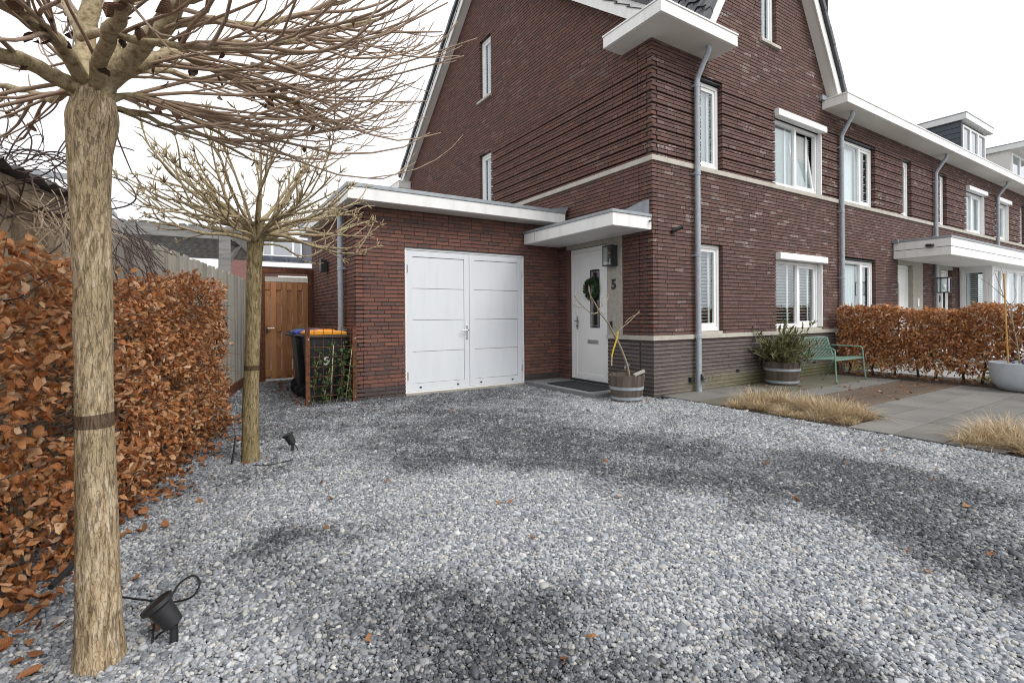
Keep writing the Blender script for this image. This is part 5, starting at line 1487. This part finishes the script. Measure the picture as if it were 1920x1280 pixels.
for a in ([(0,292),(55,280),(105,300),(140,325),(150,380)], [(10,300),(40,250),(95,210),(110,190)], [(-10,285),(60,290),(120,300),(160,395)], [(205,330),(240,345),(255,370),(240,385),(210,392)], [(20,320),(90,285),(150,300),(190,330)]):
    va.tube(smooth_path([at(x, y, 2.75) for x, y in a], 18), .0042, 6, cap=False)
for i in range(55):
    x, y, d = rg.uniform(60, 150), rg.uniform(385, 440), rg.uniform(2.6, 3.0)
    p = at(x, y+40, d); dd = unit(CU*rg.uniform(.5, 1.2)+CR*rg.normal(0, .6)+FN*rg.normal(0, .3)); cv = unit(rg.normal(0, 1, 3))*rg.uniform(.1, .5)
    pts = [p]
    for k in range(8):
        dd = unit(dd+np.cross(dd, cv)+rg.normal(0, .08, 3)); pts.append(pts[-1]+dd*.042)
    vb.tube(smooth_path(pts, 14), rg.uniform(.0022, .0042), 5, cap=False)
for i in range(45):
    x, y, d = rg.uniform(195, 260), rg.uniform(415, 470), rg.uniform(3.3, 4.1)
    p = at(x, y, d); dd = unit(-CU*rg.uniform(.3, 1)+CR*rg.uniform(-.1, .9)); pts = [p]
    for k in range(7):
        dd = unit(dd+rg.normal(0, .12, 3)); pts.append(pts[-1]+dd*.055)
    va.tube(smooth_path(pts, 12), rg.uniform(.002, .004), 5, cap=False)
va.build('dark_stems', M['vine'], vine, smooth=True, recalc=False, kind='stuff')
vb.build('pale_stems', M['straw'], vine, smooth=True, recalc=False, kind='stuff')

# ------------------------------------------------------------------ things on the walls
def txt_obj(name, s, size, ext, mat, mw, parent=None):
    ob = bpy.data.objects.new(name, text_mesh(s, size, ext, mat)); COL.objects.link(ob)
    ob.matrix_world = Matrix(mw)
    if parent: 
        ob.parent = parent; ob.matrix_parent_inverse = world_inv(parent)
    return ob
o5 = txt_obj('house_number', '5', .225, .008, M['dark_metal'], ((0, 0, -1, -.014), (-1, 0, 0, .825), (0, 1, 0, 1.752), (0, 0, 0, 1)))
tag(o5, 'dark metal house number five on the pale stone beside the front door', 'number')
o9 = txt_obj('house_number', '9', .24, .008, M['dark_metal'], ((1, 0, 0, 11.27), (0, 0, -1, -.014), (0, 1, 0, 1.62), (0, 0, 0, 1)))
tag(o9, 'dark house number nine on the stone of the neighbouring doorway', 'number')
lamp = thing('wall_lantern', (0, .84, 2.06), 'dark square wall lantern with clear bulb above the house number', 'lamp')
SIDE.box(mb := MB(), .74, .94, .005, .02, 2.06, 2.385); mb.build('back_plate', M['dark_metal'], lamp)
SIDE.box(mb := MB(), .735, .945, .005, .15, 2.372, 2.39); SIDE.box(mb, .735, .945, .005, .15, 2.055, 2.072); mb.build('cap', M['dark_metal'], lamp, bevel=.002)
mb = MB()
for u in (.737, .931): SIDE.box(mb, u, u+.012, .138, .149, 2.072, 2.372)
SIDE.box(mb, .737, .749, .02, .138, 2.072, 2.372)
mb.build('corner_bars', M['dark_metal'], lamp)
SIDE.box(mb := MB(), .75, .93, .142, .145, 2.073, 2.371); SIDE.box(mb, .934, .937, .022, .136, 2.073, 2.371); mb.build('pane', M['glass'], lamp)
MB().lathe(SIDE.pt(.84, .075, 2.17), [(.012, 0), (.016, .03), (.03, .07), (.033, .10), (.022, .135), (.004, .145)], 14).build('bulb', M['glass'], lamp, smooth=True)
MB().lathe(SIDE.pt(.84, .075, 2.073), [(.016, 0), (.016, .10)], 10).build('lamp_holder', M['steel'], lamp)
l2 = thing('wall_lamp', (-3.80, 4.2, 2.07), 'small dark up-and-down lamp on the garage side wall', 'lamp')
MB().box(-3.825, -3.803, 4.15, 4.27, 2.1, 2.24).build('back_plate', M['dark_metal'], l2)
MB().box(-3.93, -3.825, 4.13, 4.29, 2.07, 2.285).build('body', M['dark_metal'], l2, bevel=.004)
sc1 = thing('security_camera', (.46, 0, 2.57), 'small black camera on the brick front between corner and rain pipe', 'camera')
MB().lathe((.43, 0, 2.53), [(.032, 0), (.032, .018), (.012, .022), (.012, .05)], 14, axis=(0, -1, 0)).build('mount', M['black_plastic'], sc1)
MB().tube([(.43, -.045, 2.53), (.44, -.07, 2.56)], .012, 8).build('arm', M['black_plastic'], sc1)
MB().tube([(.40, -.03, 2.545), (.52, -.13, 2.60)], [.032, .030], 12).build('body', M['black_plastic'], sc1)
db = MB(); SIDE.box(db, .865, .912, .006, .03, 1.03, 1.15); tag(db.build('doorbell', M['black_plastic'], bevel=.004), 'small black doorbell on the pale stone under the house number', 'doorbell')
tap = thing('garden_tap', (0, .5, .44), 'grey outdoor tap on the dark plinth behind the planted barrel', 'tap')
MB().lathe((0, .50, .45), [(.025, 0), (.025, .01), (.012, .012), (.012, .09)], 12, axis=(-1, 0, 0)).build('body', M['steel'], tap)
MB().tube([(-.075, .50, .45), (-.095, .50, .44), (-.10, .50, .40)], .011, 8).build('spout', M['steel'], tap)
MB().lathe((-.06, .50, .462), [(.006, 0), (.006, .03), (.03, .032), (.03, .042)], 10).build('handle', M['steel'], tap)
# wreath
wr = thing('door_wreath', (-.0, 1.42, 1.72), 'round dark green leafy wreath hanging on the white front door', 'wreath')
rg = np.random.default_rng(3)
tor = [(.056+.001*math.sin(a), 1.42+.145*math.cos(a), 1.715+.145*math.sin(a)) for a in np.linspace(0, 2*math.pi, 30)]
MB().tube([( -(-.055)-.02+.0, y, z) for _, y, z in tor], .03, 8, cap=False).build('ring', M['wreath'], wr)
nw = 620
a = rg.uniform(0, 2*math.pi, nw); b = rg.uniform(0, 2*math.pi, nw)
cen = np.c_[np.full(nw, .03), 1.42+.145*np.cos(a), 1.715+.145*np.sin(a)]
rad = np.c_[-np.cos(b), np.sin(b)*np.cos(a), np.sin(b)*np.sin(a)]
tan = np.c_[np.zeros(nw), -np.sin(a), np.cos(a)]
l_ = rg.uniform(.025, .048, nw)
V = leaf_verts(cen+rad*.028, unit(rad*.8+tan*rg.normal(.3, .5, nw)[:, None]+rg.normal(0, .3, (nw, 3))), unit(rad+rg.normal(0, .4, (nw, 3))), l_, l_*.55, rg.normal(.2, .5, nw), rg.normal(.2, .2, nw))
V[..., 0] = np.minimum(V[..., 0], .052)
link('sprigs', leaf_mesh('sprigs', V, M['wreath']), wr, kind='stuff')
mt = [ground_at(x, y, .08) for x, y in ((1042, 719), (1095, 730), (1136, 722.5), (1075, 710))]
mat_ = MB().box(-.70, -.12, .62, 1.75, .078, .092).build('doormat', pmat('dark_coir_mat', [(.012, .013, .015), (.032, .034, .038)], .95, nscale=60, bstr=.8, bscale=260, bdist=.01), bevel=.003)
tag(mat_, 'dark rectangular doormat lying on the concrete front step', 'doormat')

# ------------------------------------------------------------------ barrels and plants
M['barrel'] = pmat('weathered_oak_stave', [(.045, .034, .028), (.095, .072, .058), (.15, .122, .10)], .8, nscale=4, detail=8, stretch=(5, 5, .6), bstr=.4, bscale=60, use_island=.45)
M['hoop'] = pmat('galvanised_hoop', [(.30, .34, .37), (.46, .50, .53)], .5, metal=.4, nscale=10, rvar=.2)
def barrel(loc, rt, rb, h, label, hoops, n=22):
    b = thing('barrel_planter', loc, label, 'planter', 'half barrel planters by the house wall')
    c = np.array(loc)
    rs = lambda z: rb+(rt-rb)*(z/h)**.75
    for i in range(n):
        a0, a1 = 2*math.pi*(i+.02)/n, 2*math.pi*(i+.98)/n
        V = []
        zs = (0, h*.33, h*.66, h+random.uniform(-.006, .004))
        for z in zs:
            r = rs(max(z, .001)) if z > 0 else rb
            for rr in (r, r-.026):
                V += [c+np.array([rr*math.cos(a0), rr*math.sin(a0), z]), c+np.array([rr*math.cos(a1), rr*math.sin(a1), z])]
        fs = []
        for j in range(3):
            k = j*4; fs += [[k, k+1, k+5, k+4], [k+3, k+2, k+6, k+7], [k+1, k+3, k+7, k+5], [k+2, k, k+4, k+6]]
        fs += [[0, 2, 3, 1], [12, 13, 15, 14]]
        MB().add(V, fs).build('stave', M['barrel'], b)
    for z in hoops:
        MB().lathe(tuple(c+np.array([0, 0, z-.021])), [(rs(z)-.004, 0), (rs(z)+.004, 0), (rs(z+.02)+.005, .042), (rs(z)-.004, .042)], 44, closed=False).build('hoop', M['hoop'], b, auto=True)
    MB().lathe(tuple(c), [(.001, h-.075), (rs(h)-.03, h-.07), (rs(h)-.03, h-.12), (.001, h-.12)], 24, closed=False).build('soil', M['soil'], b)
    return b
barrel((-.50, .07, 0), .262, .205, .385, 'oak half barrel holding a leafless sapling, beside the front door', (.055, .20))
barrel((2.84, -.36, TZ), .30, .245, .40, 'oak half barrel with a bushy green plant, beside the green bench', (.06, .27))
st = MB().obox((-.335, -.02, .40), (.075, -.03, .03), (.012, .03, 0), (-.006, 0, .018)).build('stone_chip', M['stone'], bevel=.004)
tag(st, 'pale angular stone lying on the rim of the barrel by the door', 'stone')
sap = thing('potted_sapling', (-.5, .05, .32), 'leafless sapling tied with yellow tape in the barrel by the door', 'sapling')
M['sapbark'] = pmat('pale_sapling_bark', [(.17, .135, .095), (.33, .275, .20)], .8, nscale=25)
M['yellow'] = pmat('yellow_tape', [(.62, .42, .015), (.75, .52, .03)], .5, nscale=10)
sb_ = MB()
def sp(path, r0, r1, y0=.05, dy=0):
    pts = [np.array([*(lambda q: (q[0], y0+dy*i, q[2]))(CAM+ray(x, y)*((y0-CAM[1])/ray(x, y)[1]))]) for i, (x, y) in enumerate(path)]
    sb_.tube(smooth_path(pts, 14), np.linspace(r0*1.25, r1*1.6, 14), 7, cap=False)
sp([(1181, 712), (1176, 685), (1163, 650), (1152, 628)], .014, .011)
sp([(1152, 628), (1138, 605), (1122, 588), (1112, 572), (1100, 555), (1094, 540)], .010, .004, .05, -.02)
sp([(1152, 628), (1162, 615), (1172, 605), (1182, 592), (1188, 583)], .007, .003, .05, -.03)
sp([(1172, 605), (1180, 596), (1190, 590), (1197, 586)], .004, .002, -.0, -.01)
sp([(1165, 612), (1167, 600), (1165, 592)], .004, .002)
sp([(1157, 622), (1154, 610), (1150, 602)], .004, .002)
sp([(1120, 586), (1108, 588), (1094, 580), (1078, 568), (1066, 555)], .007, .003, .0, -.03)
sp([(1090, 577), (1078, 573), (1073, 568)], .004, .002, -.05)
sp([(1120, 586), (1130, 572), (1140, 566), (1146, 555), (1147, 548)], .006, .003, .02, .02)
sp([(1147, 552), (1144, 540), (1140, 528)], .004, .002, .05)
sp([(1130, 575), (1127, 562), (1134, 555), (1140, 550)], .004, .002, .05)
sp([(1112, 572), (1107, 558), (1106, 545), (1103, 535)], .005, .002, .03)
sp([(1124, 582), (1132, 590), (1136, 585)], .004, .002, .02)
sb_.build('branches', M['sapbark'], sap, smooth=True, recalc=False)
yp = [np.array(CAM+ray(x, y)*((.0-CAM[1])/ray(x, y)[1])) for x, y in ((1159, 622), (1155, 640), (1150, 655), (1147, 668))]
tp_ = MB()
for a_, b_ in zip(yp[:-1], yp[1:]): tp_.beam(a_, b_, .022, .006)
tp_.build('tape', M['yellow'], sap)
tp_ = MB().beam(yp[-1], yp[-1]+np.array([-.005, 0, -.13]), .014, .012).build('loose_stake_end', M['straw'], sap)
def bushy(name, loc, label, n, rad, h, seed, mat, lean=0):
    """clump of stems each ending in a whorl of narrow leaves"""
    t = thing(name, loc, label, 'plant')
    rg = np.random.default_rng(seed); c = np.array(loc); mb = MB(); P, A_, Nn, Ls = [], [], [], []
    for i in range(n):
        az, q = rg.uniform(0, 6.28), rg.uniform(0, 1)**.6
        d = unit(np.array([math.cos(az)*q*rad, math.sin(az)*q*rad, h*(1-.45*q*q)*rg.uniform(.45, 1)]))
        L_ = h*rg.uniform(.45, 1.0)*(1-.15*q)
        pts = [c+np.array([rg.normal(0, .05), rg.normal(0, .05), 0])]
        dd = d.copy()
        for k in range(6):
            dd = unit(dd+rg.normal(0, .10, 3)+np.array([math.cos(az), math.sin(az), 0])*.05); pts.append(pts[-1]+dd*L_/6)
        mb.tube(np.array(pts), np.linspace(.006, .003, 7), 5, cap=False)
        for k in range(int(rg.integers(16, 26))):
            j = rg.uniform(.30, 1); x = j*6; ii = min(int(x), 5); p = pts[ii]+(pts[ii+1]-pts[ii])*(x-ii)
            P.append(p); A_.append(unit(dd*.7+unit(rg.normal(0, 1, 3)))); Nn.append(unit(rg.normal(0, .4, 3)+np.array([0, 0, 1]))); Ls.append(rg.uniform(.09, .17))
    mb.build('stems', M['straw'], t, smooth=True, recalc=False)
    P, A_, Nn, Ls = map(np.array, (P, A_, Nn, Ls)); m = len(P)
    V = leaf_verts(P, A_, Nn, Ls, Ls*rg.uniform(.14, .22, m), rg.normal(.5, .5, m), rg.normal(.2, .2, m))
    link('leaves', leaf_mesh('leaves', V, M[mat]), t, kind='stuff')
    return t
M['bush'] = leaf_material('narrow_green_leaf', [(.055, .075, .020), (.11, .13, .040), (.18, .19, .075), (.24, .225, .11), (.075, .095, .030)], .2, .5)
bushy('potted_shrub', (2.84, -.36, .35), 'bushy narrow leaved green shrub growing in the barrel beside the bench', 84, .60, .86, 4, 'bush')
# ivy-like climber on the trellis
cl = thing('climbing_plant', (-4.17, 2.3, 0), 'green leafy climber growing up the rusty trellis', 'climber')
rg = np.random.default_rng(12); P, mb = [], MB()
for x0_ in (-4.43, -4.28, -4.26, -4.10, -4.05, -3.92, -3.90):
    hh = rg.uniform(.72, .93); pts = [np.array([x0_, 2.29, .0])]
    for k in range(10): pts.append(pts[-1]+np.array([rg.normal(0.006, .014), rg.normal(0, .006), hh/10]))
    mb.tube(np.array(pts), .0035, 5, cap=False)
    for k in range(85):
        j = rg.integers(0, 11); P.append(pts[j]+np.array([rg.normal(0, .035), rg.normal(-.01, .02), rg.normal(0, .04)]))
for xa, xb in ((-4.19, -4.14), (-3.98, -3.87)): mb.tube([(xa, 2.255, 0), (xb, 2.255, .85)], .006, 6)
mb.build('stems', M['straw'], cl, smooth=True, recalc=False)
P = np.array(P); P = P[P[:, 2] > .05]; m = len(P); l_ = rg.uniform(.042, .068, m)
V = leaf_verts(P, unit(rg.normal(0, .7, (m, 3))+np.array([0, -.4, .1])), unit(rg.normal(0, .5, (m, 3))+np.array([0, -.8, .6])), l_, l_*.6, rg.normal(.2, .5, m), rg.normal(.15, .2, m))
link('leaves', leaf_mesh('leaves', V, M['green_leaf']), cl, kind='stuff')

# ------------------------------------------------------------------ green metal bench
M['green_metal'] = pmat('sage_green_metal', [(.165, .265, .212), (.188, .295, .238)], .42, nscale=5, rvar=.1)
bench = thing('garden_bench', (4.15, -.55, 0), 'sage green slatted metal bench against the house wall', 'bench')
bx0, bx1 = 3.62, 4.66
ns = 20
prof = [(-.86, .430), (-.80, .442), (-.62, .425), (-.45, .412), (-.385, .425), (-.345, .475), (-.300, .60), (-.245, .785)]
sl_ = MB().tube(smooth_path([(0, y, z) for y, z in prof], 22), .0062, 7).mesh('slat', M['green_metal'], smooth=True)
for i in range(ns):
    ob = bpy.data.objects.new('slat', sl_); ob.location = (bx0+.03+(bx1-bx0-.06)*i/(ns-1), 0, 0); COL.objects.link(ob); parent_keep(ob, bench)
MB().tube([(bx0, -.245, .765), (bx0+.015, -.240, .787), (bx0+.05, -.238, .793), (bx1-.05, -.238, .793), (bx1-.015, -.240, .787), (bx1, -.245, .765)], .012, 10).build('top_rail', M['green_metal'], bench, smooth=True)
MB().tube([(bx0, -.862, .425), (bx1, -.862, .425)], .013, 10).build('front_rail', M['green_metal'], bench, smooth=True)
MB().tube([(bx0, -.40, .405), (bx1, -.40, .405)], .012, 10).build('rear_rail', M['green_metal'], bench, smooth=True)
for x, sx in ((bx0, -1), (bx1, 1)):
    MB().tube(smooth_path([(x, y, z) for y, z in prof], 22), .012, 10).build('side_rail', M['green_metal'], bench, smooth=True)
    MB().tube(smooth_path([(x+sx*.03, -.90, TZ), (x+sx*.012, -.875, .30), (x, -.86, .58), (x, -.84, .618), (x, -.79, .634), (x, -.55, .636), (x, -.30, .640)], 26), .013, 10).build('front_leg', M['green_metal'], bench, smooth=True)
    MB().tube([(x+sx*.025, -.20, TZ), (x+sx*.008, -.33, .30), (x, -.385, .42)], .013, 10).build('rear_leg', M['green_metal'], bench, smooth=True)

# ------------------------------------------------------------------ grey bowl planter at the right with its sapling
M['pot'] = pmat('pale_grey_pot', [(.40, .435, .475), (.48, .515, .555)], .6, nscale=7, bstr=.1, bscale=80)
pot = thing('bowl_planter', (5.08, -2.92, TZ), 'large round pale grey bowl planter at the right picture edge', 'planter')
MB().lathe((5.08, -2.92, TZ), [(.001, 0), (.24, 0), (.31, .03), (.37, .11), (.405, .22), (.42, .40), (.42, .44), (.40, .445), (.39, .40), (.37, .37), (.001, .37)], 44, closed=False).build('bowl', M['pot'], pot, auto=True)
MB().lathe((5.08, -2.92, TZ), [(.001, .39), (.385, .385)], 24, closed=False).build('soil', M['soil'], pot)
sp2 = thing('potted_sapling', (5.08, -2.92, .42), 'thin leafless sapling staked with a bamboo cane in the grey bowl', 'sapling')
M['cane'] = pmat('orange_bamboo_cane', [(.42, .22, .05), (.56, .32, .09)], .5, nscale=15)
D2 = float((np.array([5.08, -2.92, 0])-CAM)@CF)
MB().tube([at(1891, 690, D2), at(1886, 600, D2), at(1882, 512, D2)], .011, 8).build('cane', M['cane'], sp2)
sb_ = MB()
for path, r in (([(1912, 688), (1908, 650), (1900, 610), (1895, 575)], .011), ([(1900, 610), (1890, 580), (1878, 545), (1865, 510)], .007), ([(1895, 575), (1880, 555), (1855, 533), (1830, 517)], .006), ([(1908, 650), (1885, 625), (1850, 600), (1800, 582)], .006), ([(1903, 630), (1915, 610), (1925, 590)], .006), ([(1890, 580), (1905, 555), (1900, 530)], .005), ([(1872, 530), (1880, 515), (1876, 500)], .003), ([(1855, 533), (1858, 520), (1868, 506)], .003), ([(1850, 600), (1835, 612), (1820, 628)], .004)):
    sb_.tube(smooth_path([at(x, y, D2+.03*i) for i, (x, y) in enumerate(path)], 12), np.linspace(r, r*.45, 12), 6, cap=False)
sb_.build('branches', M['sapbark'], sp2, smooth=True, recalc=False)
rg = np.random.default_rng(31); m = 60
fl = thing('pansy', (5.0, -2.95, .42), 'small purple flowers in the grey bowl planter', 'flower')
P = np.c_[rg.uniform(4.9, 5.25, m), rg.uniform(-3.1, -2.7, m), rg.uniform(.42, .52, m)]; l_ = rg.uniform(.025, .045, m)
V = leaf_verts(P, unit(rg.normal(0, 1, (m, 3))+np.array([0, 0, .6])), unit(rg.normal(0, .5, (m, 3))+np.array([-.3, -.3, 1])), l_, l_*.8, rg.normal(.3, .3, m), rg.normal(.1, .2, m))
M['purple'] = leaf_material('purple_petal', [(.10, .03, .28), (.18, .06, .42)], .2)
link('petals', leaf_mesh('petals', V[:22], M['purple']), fl, kind='stuff'); link('leaves', leaf_mesh('leaves', V[22:], M['green_leaf']), fl, kind='stuff')

# ------------------------------------------------------------------ dry ornamental grass
M['dry_grass'] = leaf_material('dry_straw_grass', [(.40, .285, .15), (.55, .425, .26), (.67, .545, .37), (.46, .335, .19), (.74, .63, .46)], .2, .6)
def grass(label, tufts, loc, seed, blades=420):
    t = thing('ornamental_grass', loc, label, 'grass', 'dry grass clumps along the terrace edge')
    rg = np.random.default_rng(seed); VV, FF, n0 = [], [], 0
    for (x, y, r, h) in tufts:
        nb = int(blades*r/.2)
        az = rg.uniform(0, 6.283, nb); q = rg.uniform(0, 1, nb)**.7
        b = np.c_[x+np.cos(az)*q*r*.75, y+np.sin(az)*q*r*.75, np.full(nb, -.004)]
        lean = q*rg.uniform(.3, 1.6, nb)+rg.uniform(0, .9, nb); az2 = az+rg.normal(0, 1.1, nb)
        L_ = h*rg.uniform(.22, .78, nb)
        d0 = unit(np.c_[np.cos(az2)*lean*.55, np.sin(az2)*lean*.55, np.ones(nb)]); side = np.c_[-np.sin(az2+rg.normal(0, .6, nb)), np.cos(az2), np.zeros(nb)]
        bend = np.c_[np.cos(az2), np.sin(az2), -.55*np.ones(nb)]*(lean*.9)[:, None]
        wdt = rg.uniform(.0024, .0050, nb)[:, None]
        rows = []
        for tt, ww in ((0, 1), (.35, .9), (.7, .65), (1.0, .12)):
            c = b+d0*(L_*tt)[:, None]+bend*(L_*tt*tt*.55)[:, None]
            rows += [c-side*wdt*ww, c+side*wdt*ww]
        V = np.stack(rows, 1)
        V[..., 2] = np.maximum(V[..., 2], .001)
        F_ = np.array([(0, 1, 3, 2), (2, 3, 5, 4), (4, 5, 7, 6)])
        VV.append(V.reshape(-1, 3)); FF.append((np.arange(nb)*8+n0)[:, None, None]+F_[None]); n0 += nb*8
    me = raw_mesh('blades', np.concatenate(VV), np.concatenate([f.reshape(-1, 4) for f in FF]), M['dry_grass'])
    link('blades', me, t, kind='stuff')
    return t
g1 = [(.34, -1.12, .17, .20), (.72, -1.15, .26, .40), (.95, -1.38, .22, .42), (.45, -1.40, .20, .24), (.62, -1.62, .2, .16), (.95, -1.72, .24, .40), (.78, -1.95, .24, .40), (.38, -1.75, .18, .16), (.98, -2.12, .22, .38), (.62, -2.22, .24, .36), (.85, -2.38, .2, .34), (.40, -2.1, .2, .18), (.45, -2.42, .16, .14), (.34, -1.95, .14, .12)]
grass('long clump of dry straw coloured grass in the terrace bed near the rain pipe', g1, (.65, -1.8, 0), 2, 380)
g2 = [(.36, -3.55, .2, .26), (.66, -3.55, .22, .36), (.95, -3.6, .22, .42), (.5, -3.8, .22, .34), (.85, -3.9, .24, .44), (.36, -4.0, .2, .28), (.62, -4.15, .24, .40), (.95, -4.25, .24, .44), (.4, -4.4, .22, .32), (.75, -4.5, .24, .42)]
grass('dry straw coloured grass clump at the right picture edge', g2, (.65, -4, 0), 6, 380)

# ------------------------------------------------------------------ garden spotlights with cables
def spot(loc, tilt, label, s=1.0, cable=None):
    t = thing('garden_spotlight', loc, label, 'spotlight', 'black spike spotlights at the trees')
    c = np.array(loc); ax = unit(np.array(tilt))
    hc = c+np.array([0, 0, .075*s])
    MB().lathe(tuple(hc), [(.001, 0), (.030*s, 0), (.034*s, .004), (.042*s, .085*s), (.046*s, .088*s), (.056*s, .095*s), (.056*s, .108*s), (.050*s, .110*s), (.046*s, .104*s), (.001, .104*s)], 28, axis=ax, closed=False).build('lamp_head', M['black_plastic'], t, auto=True)
    MB().box(c[0]-.014*s, c[0]+.014*s, c[1]-.006, c[1]+.006, -.02, .085*s).build('spike_bracket', M['black_plastic'], t, bevel=.002)
    MB().box(c[0]-.005*s, c[0]+.005*s, c[1]-.009, c[1]+.009, -.02, .07*s).build('spike_rib', M['dark_metal'], t)
    if cable is not None: MB().tube(smooth_path(cable, 40), .0042, 7).build('cable', M['rubber'], t, smooth=True)
    return t
S1 = np.array([-5.86, -2.83, 0.0])
Ds = float((S1-CAM)@CF)
cab = [at(320, 1175, Ds), at(296, 1190, Ds+.02), at(286, 1205, Ds), at(292, 1160, Ds+.03), at(315, 1128, Ds+.05), at(335, 1095, Ds+.10), at(362, 1078, Ds+.12), at(375, 1092, Ds+.12), at(360, 1118, Ds+.10), at(320, 1128, Ds+.12), at(270, 1124, Ds+.18), at(225, 1118, Ds+.22)]
spot(tuple(S1), -CR*.50+CU*.82-CF*.15, 'black spike spotlight with looped cable at the foot of the near tree', 1.02, cab)
S2 = np.array([-5.04, -.13, 0]); Dt = float((S2-CAM)@CF)
spot(tuple(S2), -CR*.42+CU*.85-CF*.1, 'black spike spotlight on the gravel by the farther tree', .95, [at(551, 830, Dt), at(558, 842, Dt), at(561, 853, Dt), ground_at(545, 862, .012), ground_at(520, 868, .012), ground_at(495, 872, .012), ground_at(475, 871, .012)])
stk = MB().tube([ground_at(434, 873), ground_at(434, 873)+np.array([.02, .03, .115]), ground_at(434, 873)+np.array([.035, .06, .24])], [.011, .008, .006], 8).build('ground_stake', M['black_plastic'])
tag(stk, 'thin black stake leaning in the gravel left of the farther tree', 'stake')
hs2 = MB().tube(smooth_path([at(95, 1100, 2.02), at(120, 1075, 2.10), at(150, 1045, 2.18)], 10), [.012]*10, 8).build('drip_hose', M['rubber'])
tag(hs2, 'short length of black hose emerging from the hedge foot by the near tree', 'hose')

# ------------------------------------------------------------------ lamp post behind the right hedge
lp = thing('lantern_post', (9.1, -.75, 0), 'black lantern on a thin post before the neighbouring door', 'lamp')
MB().tube([(9.1, -.75, 0), (9.1, -.75, 1.72)], .022, 10).build('post', M['black_plastic'], lp)
fr_ = MB()
for dx in (-.1, .1):
    for dy in (-.1, .1): fr_.box(9.1+dx-.008, 9.1+dx+.008, -.75+dy-.008, -.75+dy+.008, 1.74, 2.06)
fr_.box(9.0-.012, 9.2+.012, -.862, -.638, 1.72, 1.74); fr_.box(9.0-.012, 9.2+.012, -.862, -.638, 2.06, 2.085)
fr_.build('lantern_frame', M['black_plastic'], lp)
MB().box(9.005, 9.195, -.845, -.655, 1.742, 2.058).build('pane', M['glass'], lp)
MB().lathe((9.1, -.75, 1.80), [(.015, 0), (.035, .06), (.03, .10), (.005, .13)], 12).build('bulb', M['white'], lp, smooth=True)

# ------------------------------------------------------------------ fallen leaves
rg = np.random.default_rng(41)
SPOTS = [(1141,865),(951,942),(1064,1238),(1098,1190),(720,903),(1164,932),(940,944),(625,935),(608,992),(565,990),(605,905),(460,870),(690,1205),(1000,1010),(1740,900),(1820,948),(1500,940),(1700,1030),(1735,1067),(1420,940),(1850,1040),(1440,870),(1590,870),(500,860),(1012,725),(1030,730),(1040,734),(1050,740),(1062,733),(1152,752),(1158,754),(1205,755),(1212,752),(1220,756),(960,738),(765,775),(845,770),(640,805),(700,770),(590,775),(390,900),(340,990),(250,1000),(245,1090),(300,1180),(480,790),(520,800),(1900,880),(1660,845),(1500,795),(1760,880)]
def litter(P, ln, seed, flat=.35):
    rg = np.random.default_rng(seed); n = len(P)
    az = rg.uniform(0, 6.283, n)
    ax = unit(np.c_[np.cos(az), np.sin(az), rg.normal(.05, .12, n)]); nr = unit(np.c_[rg.normal(0, flat, (n, 2)), np.ones(n)])
    V = leaf_verts(P, ax, nr, ln, ln*rg.uniform(.5, .75, n), rg.normal(.5, .7, n), rg.normal(.25, .3, n), rg.normal(0, .09, (n, 11)))
    low = V[..., 2].min(1); V[..., 2] += (P[:, 2]-low)[:, None]
    return V
P = np.array([ground_at(x, y, .014) for x, y in SPOTS]); V = litter(P, rg.uniform(.030, .058, len(P)), 8)
for v in V:
    ob = link('fallen_leaf', leaf_mesh('fallen_leaf', (v-v[0])[None], M['litter']), loc=tuple(v[0]))
    tag(ob, 'single curled brown leaf lying on the grey gravel', 'leaf', 'single leaves lying on the gravel')
s = rg.uniform(-.6, 4.4, 800); q = np.abs(rg.normal(0, .14, 800))-.12
P = HP0[None]+s[:, None]*FD[None]+q[:, None]*FN[None]; P[:, 2] = rg.uniform(.006, .03, 800)
s2_ = rg.uniform(-.1, 5.2, 520); P2_ = np.array([5.30, -.12, 0])[None]+s2_[:, None]*RD[None]+rg.normal(-.12, .2, 520)[:, None]*RF[None]; P2_[:, 2] = rg.uniform(.028, .05, 520)
P3 = np.c_[rg.uniform(1.2, 5.1, 70), rg.uniform(-2.2, -.1, 70), np.full(70, TZ+.004)]
P4 = np.c_[rg.uniform(-4.7, -4.45, 45), rg.uniform(2.3, 5.3, 45), np.full(45, .014)]
P5 = np.c_[rg.uniform(-.85, -.3, 40), rg.uniform(-.1, .6, 40)*0+rg.uniform(-.12, .42, 40), np.full(40, .014)]
P = np.concatenate([P, P2_, P3, P4])
V = litter(P, rg.uniform(.040, .075, len(P)), 9, .5)
tag(link('leaf_litter', leaf_mesh('leaf_litter', V, M['litter'])), 'brown leaf litter strewn under the hedges and over the terrace', 'leaves', kind='stuff')
